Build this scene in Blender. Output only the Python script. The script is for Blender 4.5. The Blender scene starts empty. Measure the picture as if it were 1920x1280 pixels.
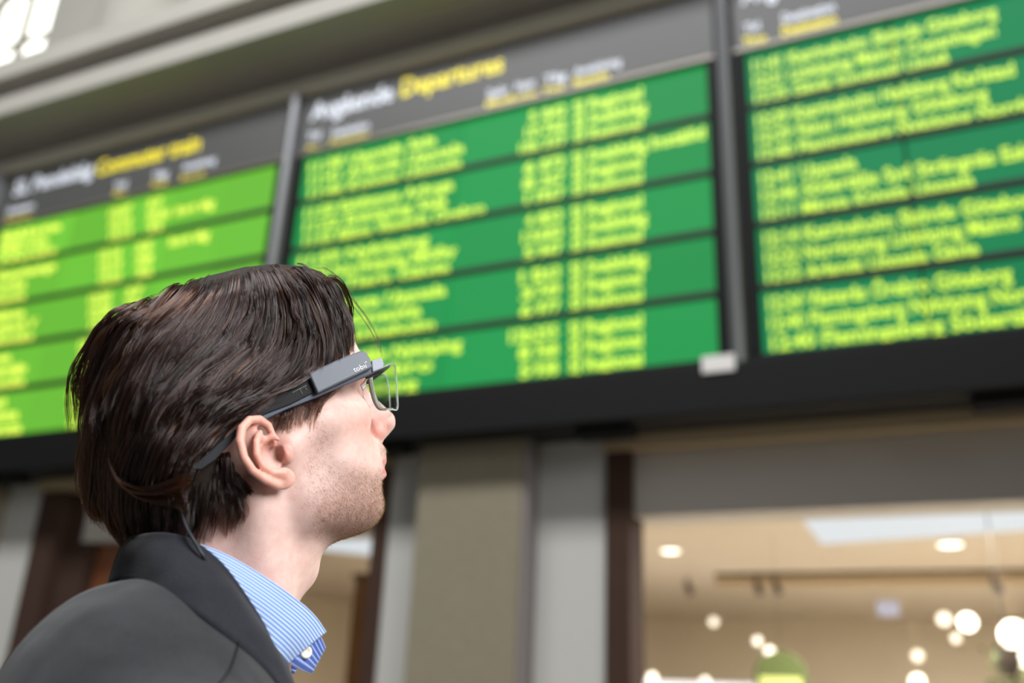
import bpy, bmesh, math, random
import numpy as np
from mathutils import Vector, Matrix
random.seed(7); np.random.seed(7)
SC = bpy.context.scene
COL = SC.collection

# ------------------------------------------------------------------ camera
# world: X runs along the board wall, Y points into the wall, Z is up; metres
FPX = 1743.0                                   # focal length in pixels of the 1920x1280 frame
_z = np.array([195, 4490, -1743.0]); _z /= np.linalg.norm(_z)
_x = np.array([4000, 503, 1743.0]); _x -= _z*(_x@_z); _x /= np.linalg.norm(_x)
_y = np.cross(_z, _x)
CM = np.stack([_x, _y, _z])                    # rows: world axes in camera coordinates
CAM = np.array([0, 0, 1.55])
cd = bpy.data.cameras.new('camera')
cam = bpy.data.objects.new('camera', cd); COL.objects.link(cam)
cd.sensor_width = 36.0; cd.lens = FPX/1920*36.0; cd.clip_start = 0.05; cd.clip_end = 200
cam.matrix_world = Matrix([list(CM[i]) + [CAM[i]] for i in range(3)] + [[0, 0, 0, 1]])
cd.dof.use_dof = True; cd.dof.focus_distance = 0.765; cd.dof.aperture_fstop = 2.8; cd.dof.aperture_blades = 0
SC.camera = cam
def ray(px, py):
    return CM @ (np.array([px-960.0, 640.0-py, -FPX])/FPX)
def atY(px, py, y):
    d = ray(px, py); return CAM + d*(y/d[1])
def atZ(px, py, z):
    d = ray(px, py); return CAM + d*((z-CAM[2])/d[2])

# ------------------------------------------------------------------ world, lights, exposure
w = bpy.data.worlds.new('hall_daylight'); SC.world = w; w.use_nodes = True
bg = w.node_tree.nodes['Background']; bg.inputs[0].default_value = (0.90, 0.95, 1.0, 1); bg.inputs[1].default_value = 0.14
def area(name, loc, target, sx, sy, power, col, spread=180):
    l = bpy.data.lights.new(name, 'AREA'); l.shape = 'RECTANGLE'; l.size = sx; l.size_y = sy; l.energy = power; l.color = col; l.spread = math.radians(spread)
    o = bpy.data.objects.new(name, l); COL.objects.link(o); o.location = loc
    o.rotation_euler = (Vector(target)-Vector(loc)).to_track_quat('-Z', 'Y').to_euler()
    return o
area('hall_skylight', (-2.0, -1.6, 11.5), (-2.0, 2.4, 2.0), 12, 1.8, 1600, (0.97, 0.98, 1.0))
area('hall_window', (4.6, -0.6, 4.4), (-0.5, 0.6, 1.7), 3.0, 3.0, 98, (0.98, 0.985, 1.0), 70)
SC.view_settings.view_transform = 'Standard'; SC.view_settings.look = 'None'
SC.view_settings.gamma = 1.0; SC.view_settings.use_curve_mapping = False
SC.view_settings.exposure = 0.0

# ------------------------------------------------------------------ materials
MATS = {}
def lin(c):
    return tuple(((v/255)/12.92 if v/255 <= 0.04045 else ((v/255+0.055)/1.055)**2.4) for v in c)
def mat(name, rgb=None, rough=0.6, metal=0.0, noise=0.0, scale=12.0, emit=None, estr=1.0, bump=0.0, bscale=60.0, spec=0.5):
    if name in MATS: return MATS[name]
    m = bpy.data.materials.new(name); m.use_nodes = True; MATS[name] = m
    nt = m.node_tree; b = nt.nodes['Principled BSDF']
    c = lin(rgb) if rgb else (0, 0, 0)
    b.inputs['Base Color'].default_value = (*c, 1); b.inputs['Roughness'].default_value = rough
    b.inputs['Metallic'].default_value = metal; b.inputs['Specular IOR Level'].default_value = spec
    if noise > 0:
        tc = nt.nodes.new('ShaderNodeTexCoord'); n = nt.nodes.new('ShaderNodeTexNoise')
        n.inputs['Scale'].default_value = scale; n.inputs['Detail'].default_value = 6
        mp = nt.nodes.new('ShaderNodeMix'); mp.data_type = 'RGBA'
        mp.inputs[6].default_value = (*[v*(1-noise) for v in c], 1); mp.inputs[7].default_value = (*[min(1, v*(1+noise)) for v in c], 1)
        nt.links.new(tc.outputs['Object'], n.inputs['Vector']); nt.links.new(n.outputs['Fac'], mp.inputs[0])
        nt.links.new(mp.outputs[2], b.inputs['Base Color'])
    if bump > 0:
        tc = nt.nodes.new('ShaderNodeTexCoord'); n = nt.nodes.new('ShaderNodeTexNoise'); n.inputs['Scale'].default_value = bscale
        n.inputs['Detail'].default_value = 4
        bp = nt.nodes.new('ShaderNodeBump'); bp.inputs['Strength'].default_value = bump; bp.inputs['Distance'].default_value = 0.01
        nt.links.new(tc.outputs['Object'], n.inputs['Vector']); nt.links.new(n.outputs['Fac'], bp.inputs['Height']); nt.links.new(bp.outputs['Normal'], b.inputs['Normal'])
    if emit:
        b.inputs['Emission Color'].default_value = (*lin(emit), 1); b.inputs['Emission Strength'].default_value = estr
    return m

# ------------------------------------------------------------------ builders
def link(name, me, m=None, parent=None, smooth=False):
    o = bpy.data.objects.new(name, me); COL.objects.link(o)
    if m is not None: me.materials.append(m)
    if parent is not None: o.parent = parent
    if smooth:
        me.polygons.foreach_set('use_smooth', [True]*len(me.polygons))
    return o
def tag(o, label=None, cat=None, group=None, kind=None):
    if label: o['label'] = label
    if cat: o['category'] = cat
    if group: o['group'] = group
    if kind: o['kind'] = kind
    return o
def empty(name, loc=(0, 0, 0)):
    o = bpy.data.objects.new(name, None); COL.objects.link(o); o.location = loc; o.empty_display_size = 0.05
    return o
def bm_box(bm, a, b, bevel=0.0):
    a = Vector(a); b = Vector(b)
    r = bmesh.ops.create_cube(bm, size=1.0, matrix=Matrix.Translation((a+b)/2) @ Matrix.Diagonal((*[abs(v) for v in (b-a)], 1)))
    if bevel > 0:
        es = set(e for v in r['verts'] for e in v.link_edges)
        bmesh.ops.bevel(bm, geom=list(es), offset=bevel, segments=2, affect='EDGES', profile=0.6)
def fin(bm, name, m, parent=None, smooth=False):
    me = bpy.data.meshes.new(name); bmesh.ops.recalc_face_normals(bm, faces=bm.faces); bm.to_mesh(me); bm.free()
    return link(name, me, m, parent, smooth)
def box(name, a, b, m, parent=None, bevel=0.0):
    bm = bmesh.new(); bm_box(bm, a, b, bevel); return fin(bm, name, m, parent)
def extrude_x(name, prof, x0, x1, m, parent=None):
    """closed (y, z) profile swept along the wall"""
    bm = bmesh.new()
    A = [bm.verts.new((x0, y, z)) for y, z in prof]; B = [bm.verts.new((x1, y, z)) for y, z in prof]
    n = len(prof)
    for i in range(n): bm.faces.new((A[i], A[(i+1) % n], B[(i+1) % n], B[i]))
    bm.faces.new(A); bm.faces.new(B[::-1])
    return fin(bm, name, m, parent)
def extrude_z(name, prof, z0, z1, m, parent=None, smooth=False):
    bm = bmesh.new()
    A = [bm.verts.new((x, y, z0)) for x, y in prof]; B = [bm.verts.new((x, y, z1)) for x, y in prof]
    n = len(prof)
    for i in range(n): bm.faces.new((A[i], A[(i+1) % n], B[(i+1) % n], B[i]))
    bm.faces.new(A); bm.faces.new(B[::-1])
    return fin(bm, name, m, parent, smooth)
def lathe(bm, prof, c, axis='z', seg=32):
    rings = []
    for r, h in prof:
        ring = []
        for k in range(seg):
            a = 2*math.pi*k/seg; u, v = r*math.cos(a), r*math.sin(a)
            p = (c[0]+u, c[1]+v, c[2]+h) if axis == 'z' else (c[0]+u, c[1]+h, c[2]+v)
            ring.append(bm.verts.new(p))
        rings.append(ring)
    for i in range(len(rings)-1):
        for k in range(seg):
            bm.faces.new((rings[i][k], rings[i][(k+1) % seg], rings[i+1][(k+1) % seg], rings[i+1][k]))
    bm.faces.new(rings[0][::-1]); bm.faces.new(rings[-1])
def tube_mesh(bm, pts, rad, seg=8, cap=True):
    pts = [Vector(p) for p in pts]; rings = []
    up = Vector((0, 0, 1))
    for i, p in enumerate(pts):
        t = (pts[min(i+1, len(pts)-1)]-pts[max(i-1, 0)]).normalized()
        s = t.cross(up)
        if s.length < 1e-4: s = t.cross(Vector((1, 0, 0)))
        s.normalize(); u = s.cross(t)
        r = rad[i] if hasattr(rad, '__len__') else rad
        rings.append([bm.verts.new(p+s*(r*math.cos(2*math.pi*k/seg))+u*(r*math.sin(2*math.pi*k/seg))) for k in range(seg)])
    for i in range(len(rings)-1):
        for k in range(seg):
            bm.faces.new((rings[i][k], rings[i][(k+1) % seg], rings[i+1][(k+1) % seg], rings[i+1][k]))
    if cap:
        bm.faces.new(rings[0][::-1]); bm.faces.new(rings[-1])
TEXTS = []
def text(body, loc, size, m, parent, fit=None, rot=(math.pi/2, 0, 0), ext=0.002, off=0.004, space=1.0, align='LEFT'):
    """flat lettering on a wall-parallel face; fit = wanted width"""
    cu = bpy.data.curves.new('lettering', 'FONT'); cu.body = body; cu.size = size; cu.extrude = ext; cu.offset = off*size
    cu.resolution_u = 2; cu.space_line = space; cu.align_x = align
    cu.materials.append(m)
    o = bpy.data.objects.new('lettering', cu); COL.objects.link(o); o.parent = parent; o.location = loc; o.rotation_euler = rot
    TEXTS.append((o, fit)); return o
# ================================================================== the hall behind: structure
plaster = mat('pale_stone', (176, 172, 162), 0.75, noise=0.06, scale=3)
soffit = mat('cornice_stone', (150, 144, 128), 0.8, noise=0.08, scale=4)
white_panel = mat('wall_panel_paint', (186, 185, 178), 0.6, noise=0.03, scale=2)
concrete = mat('exposed_aggregate', (132, 124, 104), 0.85, noise=0.22, scale=34, bump=0.35, bscale=90)
lintel_m = mat('lintel_paint', (188, 182, 172), 0.6, noise=0.03, scale=2)
brown = mat('brown_metal', (66, 49, 41), 0.8, noise=0.1, scale=6, spec=0.1)
wood = mat('stained_wood', (122, 72, 42), 0.45, noise=0.18, scale=5)
gold = mat('beige_trim_paint', (172, 154, 122), 0.5, noise=0.05)
floor_m = mat('polished_floor', (112, 106, 98), 0.4, noise=0.1, scale=1.5)
black = mat('black_coated_steel', (15, 15, 15), 0.65, noise=0.1, scale=5, spec=0.2)
black2 = mat('black_recess', (15, 15, 14), 0.7)
steel = mat('brushed_post', (118, 118, 120), 0.5, metal=0.75)
header_m = mat('anthracite_header', (80, 80, 77), 0.55, noise=0.05, scale=4)
bezel_m = mat('bezel_strip', (112, 106, 98), 0.35, metal=0.3)
ceil_m = mat('shop_ceiling', (200, 188, 170), 0.8, noise=0.03, scale=2)
shop_wall = mat('shop_wall', (224, 212, 190), 0.7, noise=0.06, scale=1.5)

tag(box('floor', (-16, -8, -0.1), (12, 16, 0.0), floor_m), kind='structure')
# upper wall above the cornice, with a tall window far along it
UY = 5.4
WX0, WX1 = -10.6, -8.4
tag(box('wall_upper', (WX1, UY, 6.6), (12, UY+0.4, 13), plaster), kind='structure')
tag(box('wall_upper_end', (-20, UY, 6.6), (WX0, UY+0.4, 13), plaster), kind='structure')
tag(box('wall_upper_sill', (WX0, UY, 6.6), (WX1, UY+0.4, 8.05), plaster), kind='structure')
wn = tag(box('window_1', (WX0, UY+0.12, 8.05), (WX1, UY+0.14, 12.2), mat('daylit_glass', (230, 232, 225), 0.2, emit=(255, 255, 245), estr=2.2)), kind='structure')
tag(box('wall_upper_head', (WX0, UY, 12.2), (WX1, UY+0.4, 13), plaster), kind='structure')
mull = mat('window_mullion_paint', (120, 116, 104), 0.6)
for k in range(1, 4):
    x = WX0 + (WX1-WX0)*k/4
    box('mullion', (x-0.03, UY+0.05, 8.05), (x+0.03, UY+0.119, 12.2), mull, wn)
for k in range(0, 6):
    z = 8.35 + 0.75*k
    box('glazing_bar', (WX0, UY+0.06, z-0.025), (WX1, UY+0.109, z+0.025), mull, wn)
# round half columns standing on the cornice
for i, x in enumerate((-6.85, -2.7, 1.4)):
    prof = [(x+0.50*math.cos(a), UY-0.02-0.40*math.sin(a)) for a in np.linspace(0, math.pi, 25)]
    c = tag(extrude_z('half_column', prof, 6.6, 13, plaster, smooth=False),
            ['pale stone half column beside the tall upper window', 'pale stone half column above the middle departure board', 'pale stone half column above the long-distance board'][i], 'column', 'half columns on the upper wall')
# cornice: one swept moulding, from the wall strip over the boards to the parapet
tag(extrude_x('trim_1', [(4.86, 5.84), (4.62, 5.84), (4.62, 5.94), (4.50, 5.95), (4.50, 5.98), (4.44, 5.99), (4.22, 5.98), (4.18, 5.99), (4.18, 6.17), (4.22, 6.18), (4.22, 6.29), (4.10, 6.30),
                       (4.10, 6.49), (4.16, 6.51), (4.50, 6.62), (5.42, 6.64), (5.42, 5.84)], -16, 10, plaster), kind='structure')
tag(extrude_x('trim_11', [(4.86, 5.70), (4.56, 5.70), (4.54, 5.72), (4.54, 5.80), (4.57, 5.838), (4.86, 5.838)], -16, 10, mat('lightened_moulding', (226, 220, 200), 0.6)), kind='structure')  # strip colour lightened to stand in for light below the cornice
# lower wall: piers, panels, lintels
WY = 4.86
def panel(name, x0, x1, z0, z1, m, y0=WY, y1=WY+0.25):
    return tag(box(name, (x0, y0, z0), (x1, y1, z1), m), kind='structure')
tag(box('wall_back', (-16, WY+0.02, 2.96), (10, UY+0.2, 6.7), mat('hidden_masonry', (120, 115, 105), 0.8)), kind='structure')
def X(px, py, y=WY): return float(atY(px, py, y)[0])
xc0, xc1 = X(778, 1010, 4.70), X(975, 1010, 4.70)
xp0, xp1 = X(724, 1040), X(1139, 1040)
xj = X(1207, 1100, 5.08)
panel('wall_panel_left_of_pier', xp0, xc0+0.02, 0, 2.97, white_panel)
panel('wall_panel_right_of_pier', xc1-0.02, xp1, 0, 2.97, white_panel)
tag(box('wall_pier', (xc0, 4.70, 0), (xc1, WY+0.2, 2.97), concrete), kind='structure')
side = mat('pier_edge_metal', (128, 120, 118), 0.5)
tag(box('trim_2', (xc1, 4.712, 0), (xc1+0.035, WY+0.05, 2.97), side, bevel=0.006), kind='structure')
# door frames
def jamb(n, x0, x1, y0=4.80, y1=5.12): return tag(box(n, (x0, y0, 0), (x1, y1, 2.95), brown), kind='structure')
jamb('trim_3', xp1, xj, 4.83, 5.08)
jamb('trim_5', xp0-0.10, xp0, 4.84, 5.25)
LZ = float(atY(1500, 955, 4.92)[2])
panel('wall_lintel_right', xj-0.03, 6.0, LZ, 2.9, lintel_m, 4.92, 5.2)
tag(box('trim_6', (xp1, 4.78, 2.88), (6.0, 5.0, 2.955), gold), kind='structure')
xl1 = X(50, 1090)            # right edge of the far panel
panel('wall_panel_far', xl1-0.42, xl1, 0, 2.97, white_panel)
tag(box('wall_pier_far', (xl1-1.1, 4.70, 0), (xl1-0.40, WY+0.2, 2.97), concrete), kind='structure')
jamb('trim_7', xl1, xl1+0.22, 4.83, 5.0); jamb('trim_8', xl1+0.22, xl1+0.46, 4.94, 5.3)
panel('wall_lintel_left', xl1+0.40, xp0-0.1, LZ-0.02, 2.9, lintel_m, 4.92, 5.2)
tag(box('trim_9', (xl1, 4.78, 2.88), (xp0-0.0, 5.0, 2.955), gold), kind='structure')
panel('wall_far_end', -16, xl1-1.08, 0, 2.97, mat('dim_wall', (96, 84, 70), 0.7), WY+0.05, 5.2)
# shop interior
CZ = 2.95
tag(box('ceiling', (-9, 5.0, CZ), (8, 16, CZ+0.1), ceil_m), kind='structure')
tag(box('floor_shop', (-9, 5.2, 0.0), (8, 15.8, 0.004), mat('shop_floor_bounce', (206, 198, 184), 0.5)), kind='structure')  # unseen pale floor layer, added to bounce lamp light onto the ceiling
tag(box('wall_shop_back', (-9, 15.8, 0), (8, 16, CZ), shop_wall), kind='structure')
tag(box('wall_shop_left', (-9.1, 5.2, 0), (-9, 16, CZ), shop_wall), kind='structure')
tag(box('wall_shop_right', (8, 5.2, 0), (8.1, 16, CZ), shop_wall), kind='structure')
xm = (xc0+xc1)/2
# ================================================================== departure boards
SY = 4.60                                   # plane of the screens
Z0, PITCH = 3.27, 0.3772
yel = mat('lit_yellow_segments', (0, 0, 0), 0.6, emit=(226, 255, 70), estr=1.05)
yel2 = mat('yellow_print_glow', (245, 226, 50), 0.5, emit=(240, 222, 40), estr=0.4)  # yellow header print, with a glow added to offset the shade on it
wht = mat('white_print_glow', (225, 228, 236), 0.5, emit=(210, 218, 232), estr=0.3)  # white header print, brightened by the same added glow
BOARDS = {
 'commuter': dict(x=(-7.06, -4.11), base=(118, 205, 62), split=(0.30, 0.47, 0.66, 0.84), label='pale green commuter train board with yellow text beside the middle board', ye=(236, 255, 92)),
 'departures': dict(x=(-3.885, -0.96), base=(36, 160, 82), split=(0.29, 0.44, 0.62, 0.80), label='middle green departures board with yellow train list', ye=(214, 250, 72)),
 'long': dict(x=(-0.735, 2.2), base=(22, 138, 84), split=(0.27, 0.52, 0.78), label='deep green long-distance board with three-town yellow lines', ye=(205, 240, 66)),
}
def screen(name, rgb):
    return mat(name, (4, 10, 6), 0.6, emit=rgb, estr=0.92, spec=0.15)
for key, B in BOARDS.items():
    x0, x1 = B['x']; W = x1-x0
    r = tag(empty('departure_board', ((x0+x1)/2, SY, Z0)), B['label'], 'display board', 'departure boards on the wall')
    B['root'] = r; inv = Vector(r.location)
    def P(a, b): return Vector(a)-inv, Vector(b)-inv
    a, b = P((x0-0.06, SY+0.035, Z0-0.05), (x1+0.06, WY+0.01, 5.68)); box('cabinet', a, b, black, r)
    a, b = P((x0-0.055, SY-0.02, Z0+5*PITCH+0.045), (x1+0.055, SY+0.034, 5.66)); hd = box('header_panel', a, b, header_m, r, 0.008); B['header'] = hd
    a, b = P((x0-0.055, SY-0.035, Z0+5*PITCH-0.005), (x1+0.055, SY+0.034, Z0+5*PITCH+0.043)); box('bezel_strip', a, b, bezel_m, r, 0.012)
    a, b = P((x0-0.055, SY-0.03, Z0-0.05), (x1+0.055, SY+0.034, Z0)); box('bottom_bezel', a, b, black, r, 0.01)
    for xx in (x0-0.055, x1+0.005):
        a, b = P((xx, SY-0.03, Z0), (xx+0.05, SY+0.034, Z0+5*PITCH-0.006)); box('side_bezel', a, b, black, r, 0.01)
    for k in range(1, 5):
        z = Z0+PITCH*k
        a, b = P((x0, SY-0.012, z-0.022), (x1, SY+0.034, z+0.022)); box('row_divider', a, b, black2, r, 0.006)
    edges = [0, *B['split'], 1]; B['mods'] = {}
    for k in range(5):
        z0 = Z0+PITCH*k+(0.022 if k else 0.0); z1 = Z0+PITCH*(k+1)-(0.022 if k < 4 else 0.006)
        for j in range(len(edges)-1):
            q = random.uniform(-1, 1); base = B['base']
            rgb = tuple(max(0, min(255, int(c*(1+0.045*q)))) for c in base)
            m = screen('screen_%s_%d_%d' % (key, k, j), rgb)
            a, b = P((x0+W*edges[j]+0.006, SY, z0+0.002), (x0+W*edges[j+1]-0.006, SY+0.034, z1-0.002))
            B['mods'][(k, j)] = box('display_module', a, b, m, r)
    B['yel'] = mat('lit_segments_'+key, (8, 10, 2), 0.5, emit=B['ye'], estr=1.32)
def put(key, body, px0, px1, row, line, extra=0):
    """one printed line of a row: row 0 is the lowest, line 0 the upper one"""
    B = BOARDS[key]; r = B['root']
    zc = Z0+PITCH*(row+1) - 0.135 - line*0.1115
    py = 0
    # pixel rows of that line differ along the board: solve for X on the screen plane at height zc
    def xs(px):
        a, b = atY(px, 0, SY), atY(px, 1280, SY); t = (zc+0.035-a[2])/(b[2]-a[2]); return float(a[0]+(b[0]-a[0])*t)
    X0, X1 = xs(px0), xs(px1)
    X0 = max(X0, B['x'][0]+0.03); X1 = min(X1, B['x'][1]-0.03)
    c = (X0+X1)/2; W = B['x'][1]-B['x'][0]; f = (X0-B['x'][0])/W
    e = [0, *BOARDS[key]['split'], 1]
    j = max(i for i in range(len(e)-1) if f >= e[i]-1e-6)
    mo = B['mods'][(row, j)]
    loc = Vector((X0, SY-0.003, zc)) - Vector(r.location)
    text(body, loc, 0.112, B['yel'], mo, fit=X1-X0, off=0.024)
# middle board: row 4 is the top one
T = [('11:38 Uppsala Sala', '11:41 Arlanda Uppsala', '11:46 Knivsta Uppsala'), ('11:50 Eskilstuna Arboga', '11:52 Enköping Sala', '11:55 Bålsta Västerås Örebro'),
     ('11:59 Nyköping', '12:05 Norrköping Mjölby', '12:09 Tierp Gävle'), ('12:11 Märsta Uppsala', '12:14 Gnesta', '12:16 Katrineholm'), ('12:20 Södertälje Nyköping', '12:24 Örebro', '12:29 Hallsberg')]
E_ = [[(575, 812), (575, 864), (575, 860)], [(568, 845), (566, 832), (566, 904)], [(555, 797), (553, 851), (551, 836)], [(541, 830), (539, 782), (537, 808)], [(527, 860), (525, 802), (523, 775)]]
S_ = [[(990, '5'), (978, '10'), (968, '10b')], [(980, '6'), (978, '8'), (976, '11')], [(985, '4'), (972, '13'), (980, '5')], [(965, '11'), (972, '3'), (973, '6')], [(948, '12b'), (970, '8'), (972, '5')]]
TR = [('842', '766', '237'), ('873', '267', '967'), ('853', '683', '947'), ('263', '749', '977'), ('255', '768', '938')]
SJ = [('SJ Regional', 'SJ Snabbtåg', 'SJ Regional'), ('SJ Snabbtåg', 'SJ Regional', 'SJ Regional'), ('SJ Regional', 'SJ Snabbtåg', 'SJ Regional'), ('SJ Snabbtåg', 'SJ Regional', 'SJ Regional'), ('SJ Regional', 'SJ Regional', 'SJ Regional')]
for i in range(5):
    row = 4-i; o = (4-i)
    for l in range(3):
        put('departures', T[i][l], *E_[i][l], row, l)
        pr = 1012-3*i
        put('departures', S_[i][l][1], S_[i][l][0]+2, pr-6, row, l)
        put('departures', TR[i][l], 1017-i*4, 1062-i*4, row, l)
        put('departures', SJ[i][l], 1075-i*2, (1213 if 'Snabb' in SJ[i][l] else 1204), row, l)
put('departures', 'Inställd', 1220, 1325, 3, 0)
T = [('11:41 Katrineholm Skövde Göteborg', '12:21 Linköping Malmö Copenhagen', '12:25 Gävle Sundsvall Umeå'),
     ('12:29 Katrineholm Hallsberg Karlstad', '12:29 Falun Hallsberg Göteborg', '12:40 Flemingsberg Nyköping Norrköping'),
     ('12:41 Uppsala', '12:46 Södertälje Syd Strängnäs Eskilstuna', '12:11 Märsta Knivsta Uppsala'),
     ('12:14 Katrineholm Skövde Göteborg', '12:22 Norrköping Linköping Malmö', '12:22 Arlanda Uppsala Gävle'),
     ('12:24 Västerås Örebro Göteborg', '12:40 Flemingsberg Nyköping Norrköping', '12:40 Flemingsberg Södertälje Syd')]
E_ = [[(1402, 1862), (1404, 1860), (1405, 1773)], [(1408, 1895), (1408, 1845), (1410, 2010)], [(1413, 1600), (1415, 2030), (1418, 1820)], [(1420, 1945), (1422, 1906), (1424, 1828)], [(1426, 1890), (1428, 2040), (1430, 2050)]]
for i in range(5):
    for l in range(3): put('long', T[i][l], *E_[i][l], 4-i, l)
# commuter board
T = [('Bålsta', 'Märsta', 'Nynäs'), ('Västerhaninge', 'Tumba', 'Gnesta'), ('Bålsta', 'Upplands V', 'Nynäs'), ('Märsta', 'Södertälje', 'Tumba'), ('Västerh', 'Bålsta', 'Märsta')]
E_ = [[(2, 114), (0, 90), (0, 104)], [(-6, 106), (-20, 50), (-20, 48)], [(-20, 46), (-25, 68), (-25, 62)], [(-30, 20), (-30, 50), (-30, 48)], [(-36, 12), (-38, 34), (-40, 40)]]
for i in range(5):
    for l in range(3):
        put('commuter', T[i][l], *E_[i][l], 4-i, l)
        o = i*19
        put('commuter', '12:%02d' % (7+9*i+3*l), 203-o, 243-o, 4-i, l)
        put('commuter', ('35', '38', '36')[l] if i % 2 else ('37', '3536', '35')[l], 275-o+(0 if i == 0 else -2), (318 if l == 1 and i == 0 else 304)-o, 4-i, l)
put('commuter', 'kort tåg', 330, 402, 4, 1); put('commuter', 'kort tåg', 318, 392, 3, 0)
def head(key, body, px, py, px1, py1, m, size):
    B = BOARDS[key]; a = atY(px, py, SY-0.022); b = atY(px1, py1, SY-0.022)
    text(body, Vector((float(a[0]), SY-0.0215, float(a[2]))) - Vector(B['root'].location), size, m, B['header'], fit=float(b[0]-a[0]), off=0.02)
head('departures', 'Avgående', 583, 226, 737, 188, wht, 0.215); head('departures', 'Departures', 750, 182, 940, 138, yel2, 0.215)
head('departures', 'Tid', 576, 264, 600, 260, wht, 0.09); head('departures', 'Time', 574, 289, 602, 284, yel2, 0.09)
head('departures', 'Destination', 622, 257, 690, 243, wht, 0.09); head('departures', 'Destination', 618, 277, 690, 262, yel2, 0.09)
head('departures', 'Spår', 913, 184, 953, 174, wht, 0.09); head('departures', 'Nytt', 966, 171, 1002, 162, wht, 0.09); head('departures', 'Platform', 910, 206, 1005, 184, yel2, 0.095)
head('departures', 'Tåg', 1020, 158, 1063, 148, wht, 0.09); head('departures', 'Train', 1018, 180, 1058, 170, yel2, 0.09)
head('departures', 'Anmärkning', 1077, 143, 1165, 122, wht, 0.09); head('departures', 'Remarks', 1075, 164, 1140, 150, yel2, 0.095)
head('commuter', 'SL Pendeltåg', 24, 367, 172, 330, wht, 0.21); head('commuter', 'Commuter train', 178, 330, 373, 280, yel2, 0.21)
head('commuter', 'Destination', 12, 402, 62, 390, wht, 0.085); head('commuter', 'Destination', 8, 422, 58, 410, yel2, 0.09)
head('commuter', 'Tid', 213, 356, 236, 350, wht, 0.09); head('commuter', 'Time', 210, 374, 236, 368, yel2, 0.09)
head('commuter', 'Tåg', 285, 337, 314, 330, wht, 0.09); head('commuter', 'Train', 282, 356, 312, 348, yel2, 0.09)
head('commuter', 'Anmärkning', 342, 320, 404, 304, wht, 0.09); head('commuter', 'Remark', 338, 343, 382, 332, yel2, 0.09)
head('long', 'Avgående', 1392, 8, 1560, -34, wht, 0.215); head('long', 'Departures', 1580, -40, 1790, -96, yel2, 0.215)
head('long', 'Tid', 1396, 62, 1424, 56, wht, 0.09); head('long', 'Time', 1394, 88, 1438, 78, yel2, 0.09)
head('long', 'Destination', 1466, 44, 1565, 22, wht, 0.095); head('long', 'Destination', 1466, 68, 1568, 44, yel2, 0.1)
# posts between the boards: rounded brushed steel
for i, (xa, xb) in enumerate(((-7.30, -7.13), (-4.045, -3.95), (-0.895, -0.80), (2.27, 2.36))):
    prof = [(xa, SY+0.03), (xa, SY-0.03), (xa+0.015, SY-0.065), ((xa+xb)/2, SY-0.085), (xb-0.015, SY-0.065), (xb, SY-0.03), (xb, SY+0.03)]
    tag(extrude_z('board_post', prof, 3.02, 5.68, steel),
        ['brushed steel post at the outer edge of the commuter board', 'brushed steel post between the commuter and middle boards', 'brushed steel post between the middle and long-distance boards', 'brushed steel post at the outer edge of the long-distance board'][i], 'post', 'steel posts between the boards')
# black beam carrying the boards
hb = tag(empty('board_beam', (-2.4, SY, 2.95)), 'long black steel beam carrying the departure boards', 'beam')
iv = Vector(hb.location)
def hbx(n, a, b, m=black, bv=0.0): return box(n, Vector(a)-iv, Vector(b)-iv, m, hb, bv)
hbx('front_plate', (-7.6, 4.50, 2.96), (2.8, 4.55, 3.215), black, 0.006)
hbx('soffit_plate', (-7.6, 4.551, 2.96), (2.8, 4.85, 2.99), black2)
for xa in (-6.4, -3.15, -1.75, 0.2): hbx('bracket', (xa, 4.56, 2.90), (xa+0.32, 4.69, 2.9595), black, 0.008)
p = atY(1347, 682, 4.497)
tag(box('sticker', (float(p[0])-0.085, 4.488, float(p[2])-0.045), (float(p[0])+0.085, 4.4995, float(p[2])+0.045), mat('white_sticker', (222, 218, 212), 0.5), bevel=0.004), 'small white sticker on the black beam below the post', 'sticker')

# ================================================================== shop interior fittings
lamp_w = mat('lit_diffuser', (255, 250, 240), 0.5, emit=(255, 250, 238), estr=3.0)
def downlight(px, py, rad, lab, z=CZ):
    p = atZ(px, py, z); r = tag(empty('downlight', (float(p[0]), float(p[1]), z)), lab, 'downlight', 'recessed ceiling lights in the shop')
    bm = bmesh.new(); lathe(bm, [(rad*1.25, 0.0), (rad*1.25, -0.012), (rad, -0.016), (rad, 0.0)], (0, 0, -0.002)); fin(bm, 'trim_ring', mat('lamp_ring', (225, 215, 195), 0.5), r)
    bm = bmesh.new(); lathe(bm, [(rad*0.97, -0.012), (rad*0.97, -0.022), (rad*0.9, -0.026)], (0, 0, 0)); fin(bm, 'diffuser', lamp_w, r)
downlight(1257, 1029, 0.085, 'round recessed ceiling light beside the brown door frame')
downlight(1781, 1017, 0.095, 'round recessed ceiling light near the pale ceiling panel')
q = [atZ(*p_, CZ-0.01) for p_ in ((1496, 957), (1540, 1016), (2150, 973), (2150, 925))]
bm = bmesh.new(); t_ = [bm.verts.new((*p_[:2], CZ-0.004)) for p_ in q]; u_ = [bm.verts.new((*p_[:2], CZ-0.03)) for p_ in q]
bm.faces.new(t_); bm.faces.new(u_[::-1])
for k in range(4): bm.faces.new((t_[k], t_[(k+1) % 4], u_[(k+1) % 4], u_[k]))
light_panel = mat('lit_ceiling_panel', (60, 62, 64), 0.6, emit=(212, 220, 226), estr=0.95)
tag(fin(bm, 'ceiling_light_panel', light_panel), 'large pale blue-white light panel in the beige ceiling', 'light panel')
q = [atZ(*p_, CZ-0.01) for p_ in ((560, 992), (560, 1022), (716, 1040), (722, 984))]
bm = bmesh.new(); t_ = [bm.verts.new((*p_[:2], CZ-0.004)) for p_ in q]; u_ = [bm.verts.new((*p_[:2], CZ-0.03)) for p_ in q]
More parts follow.
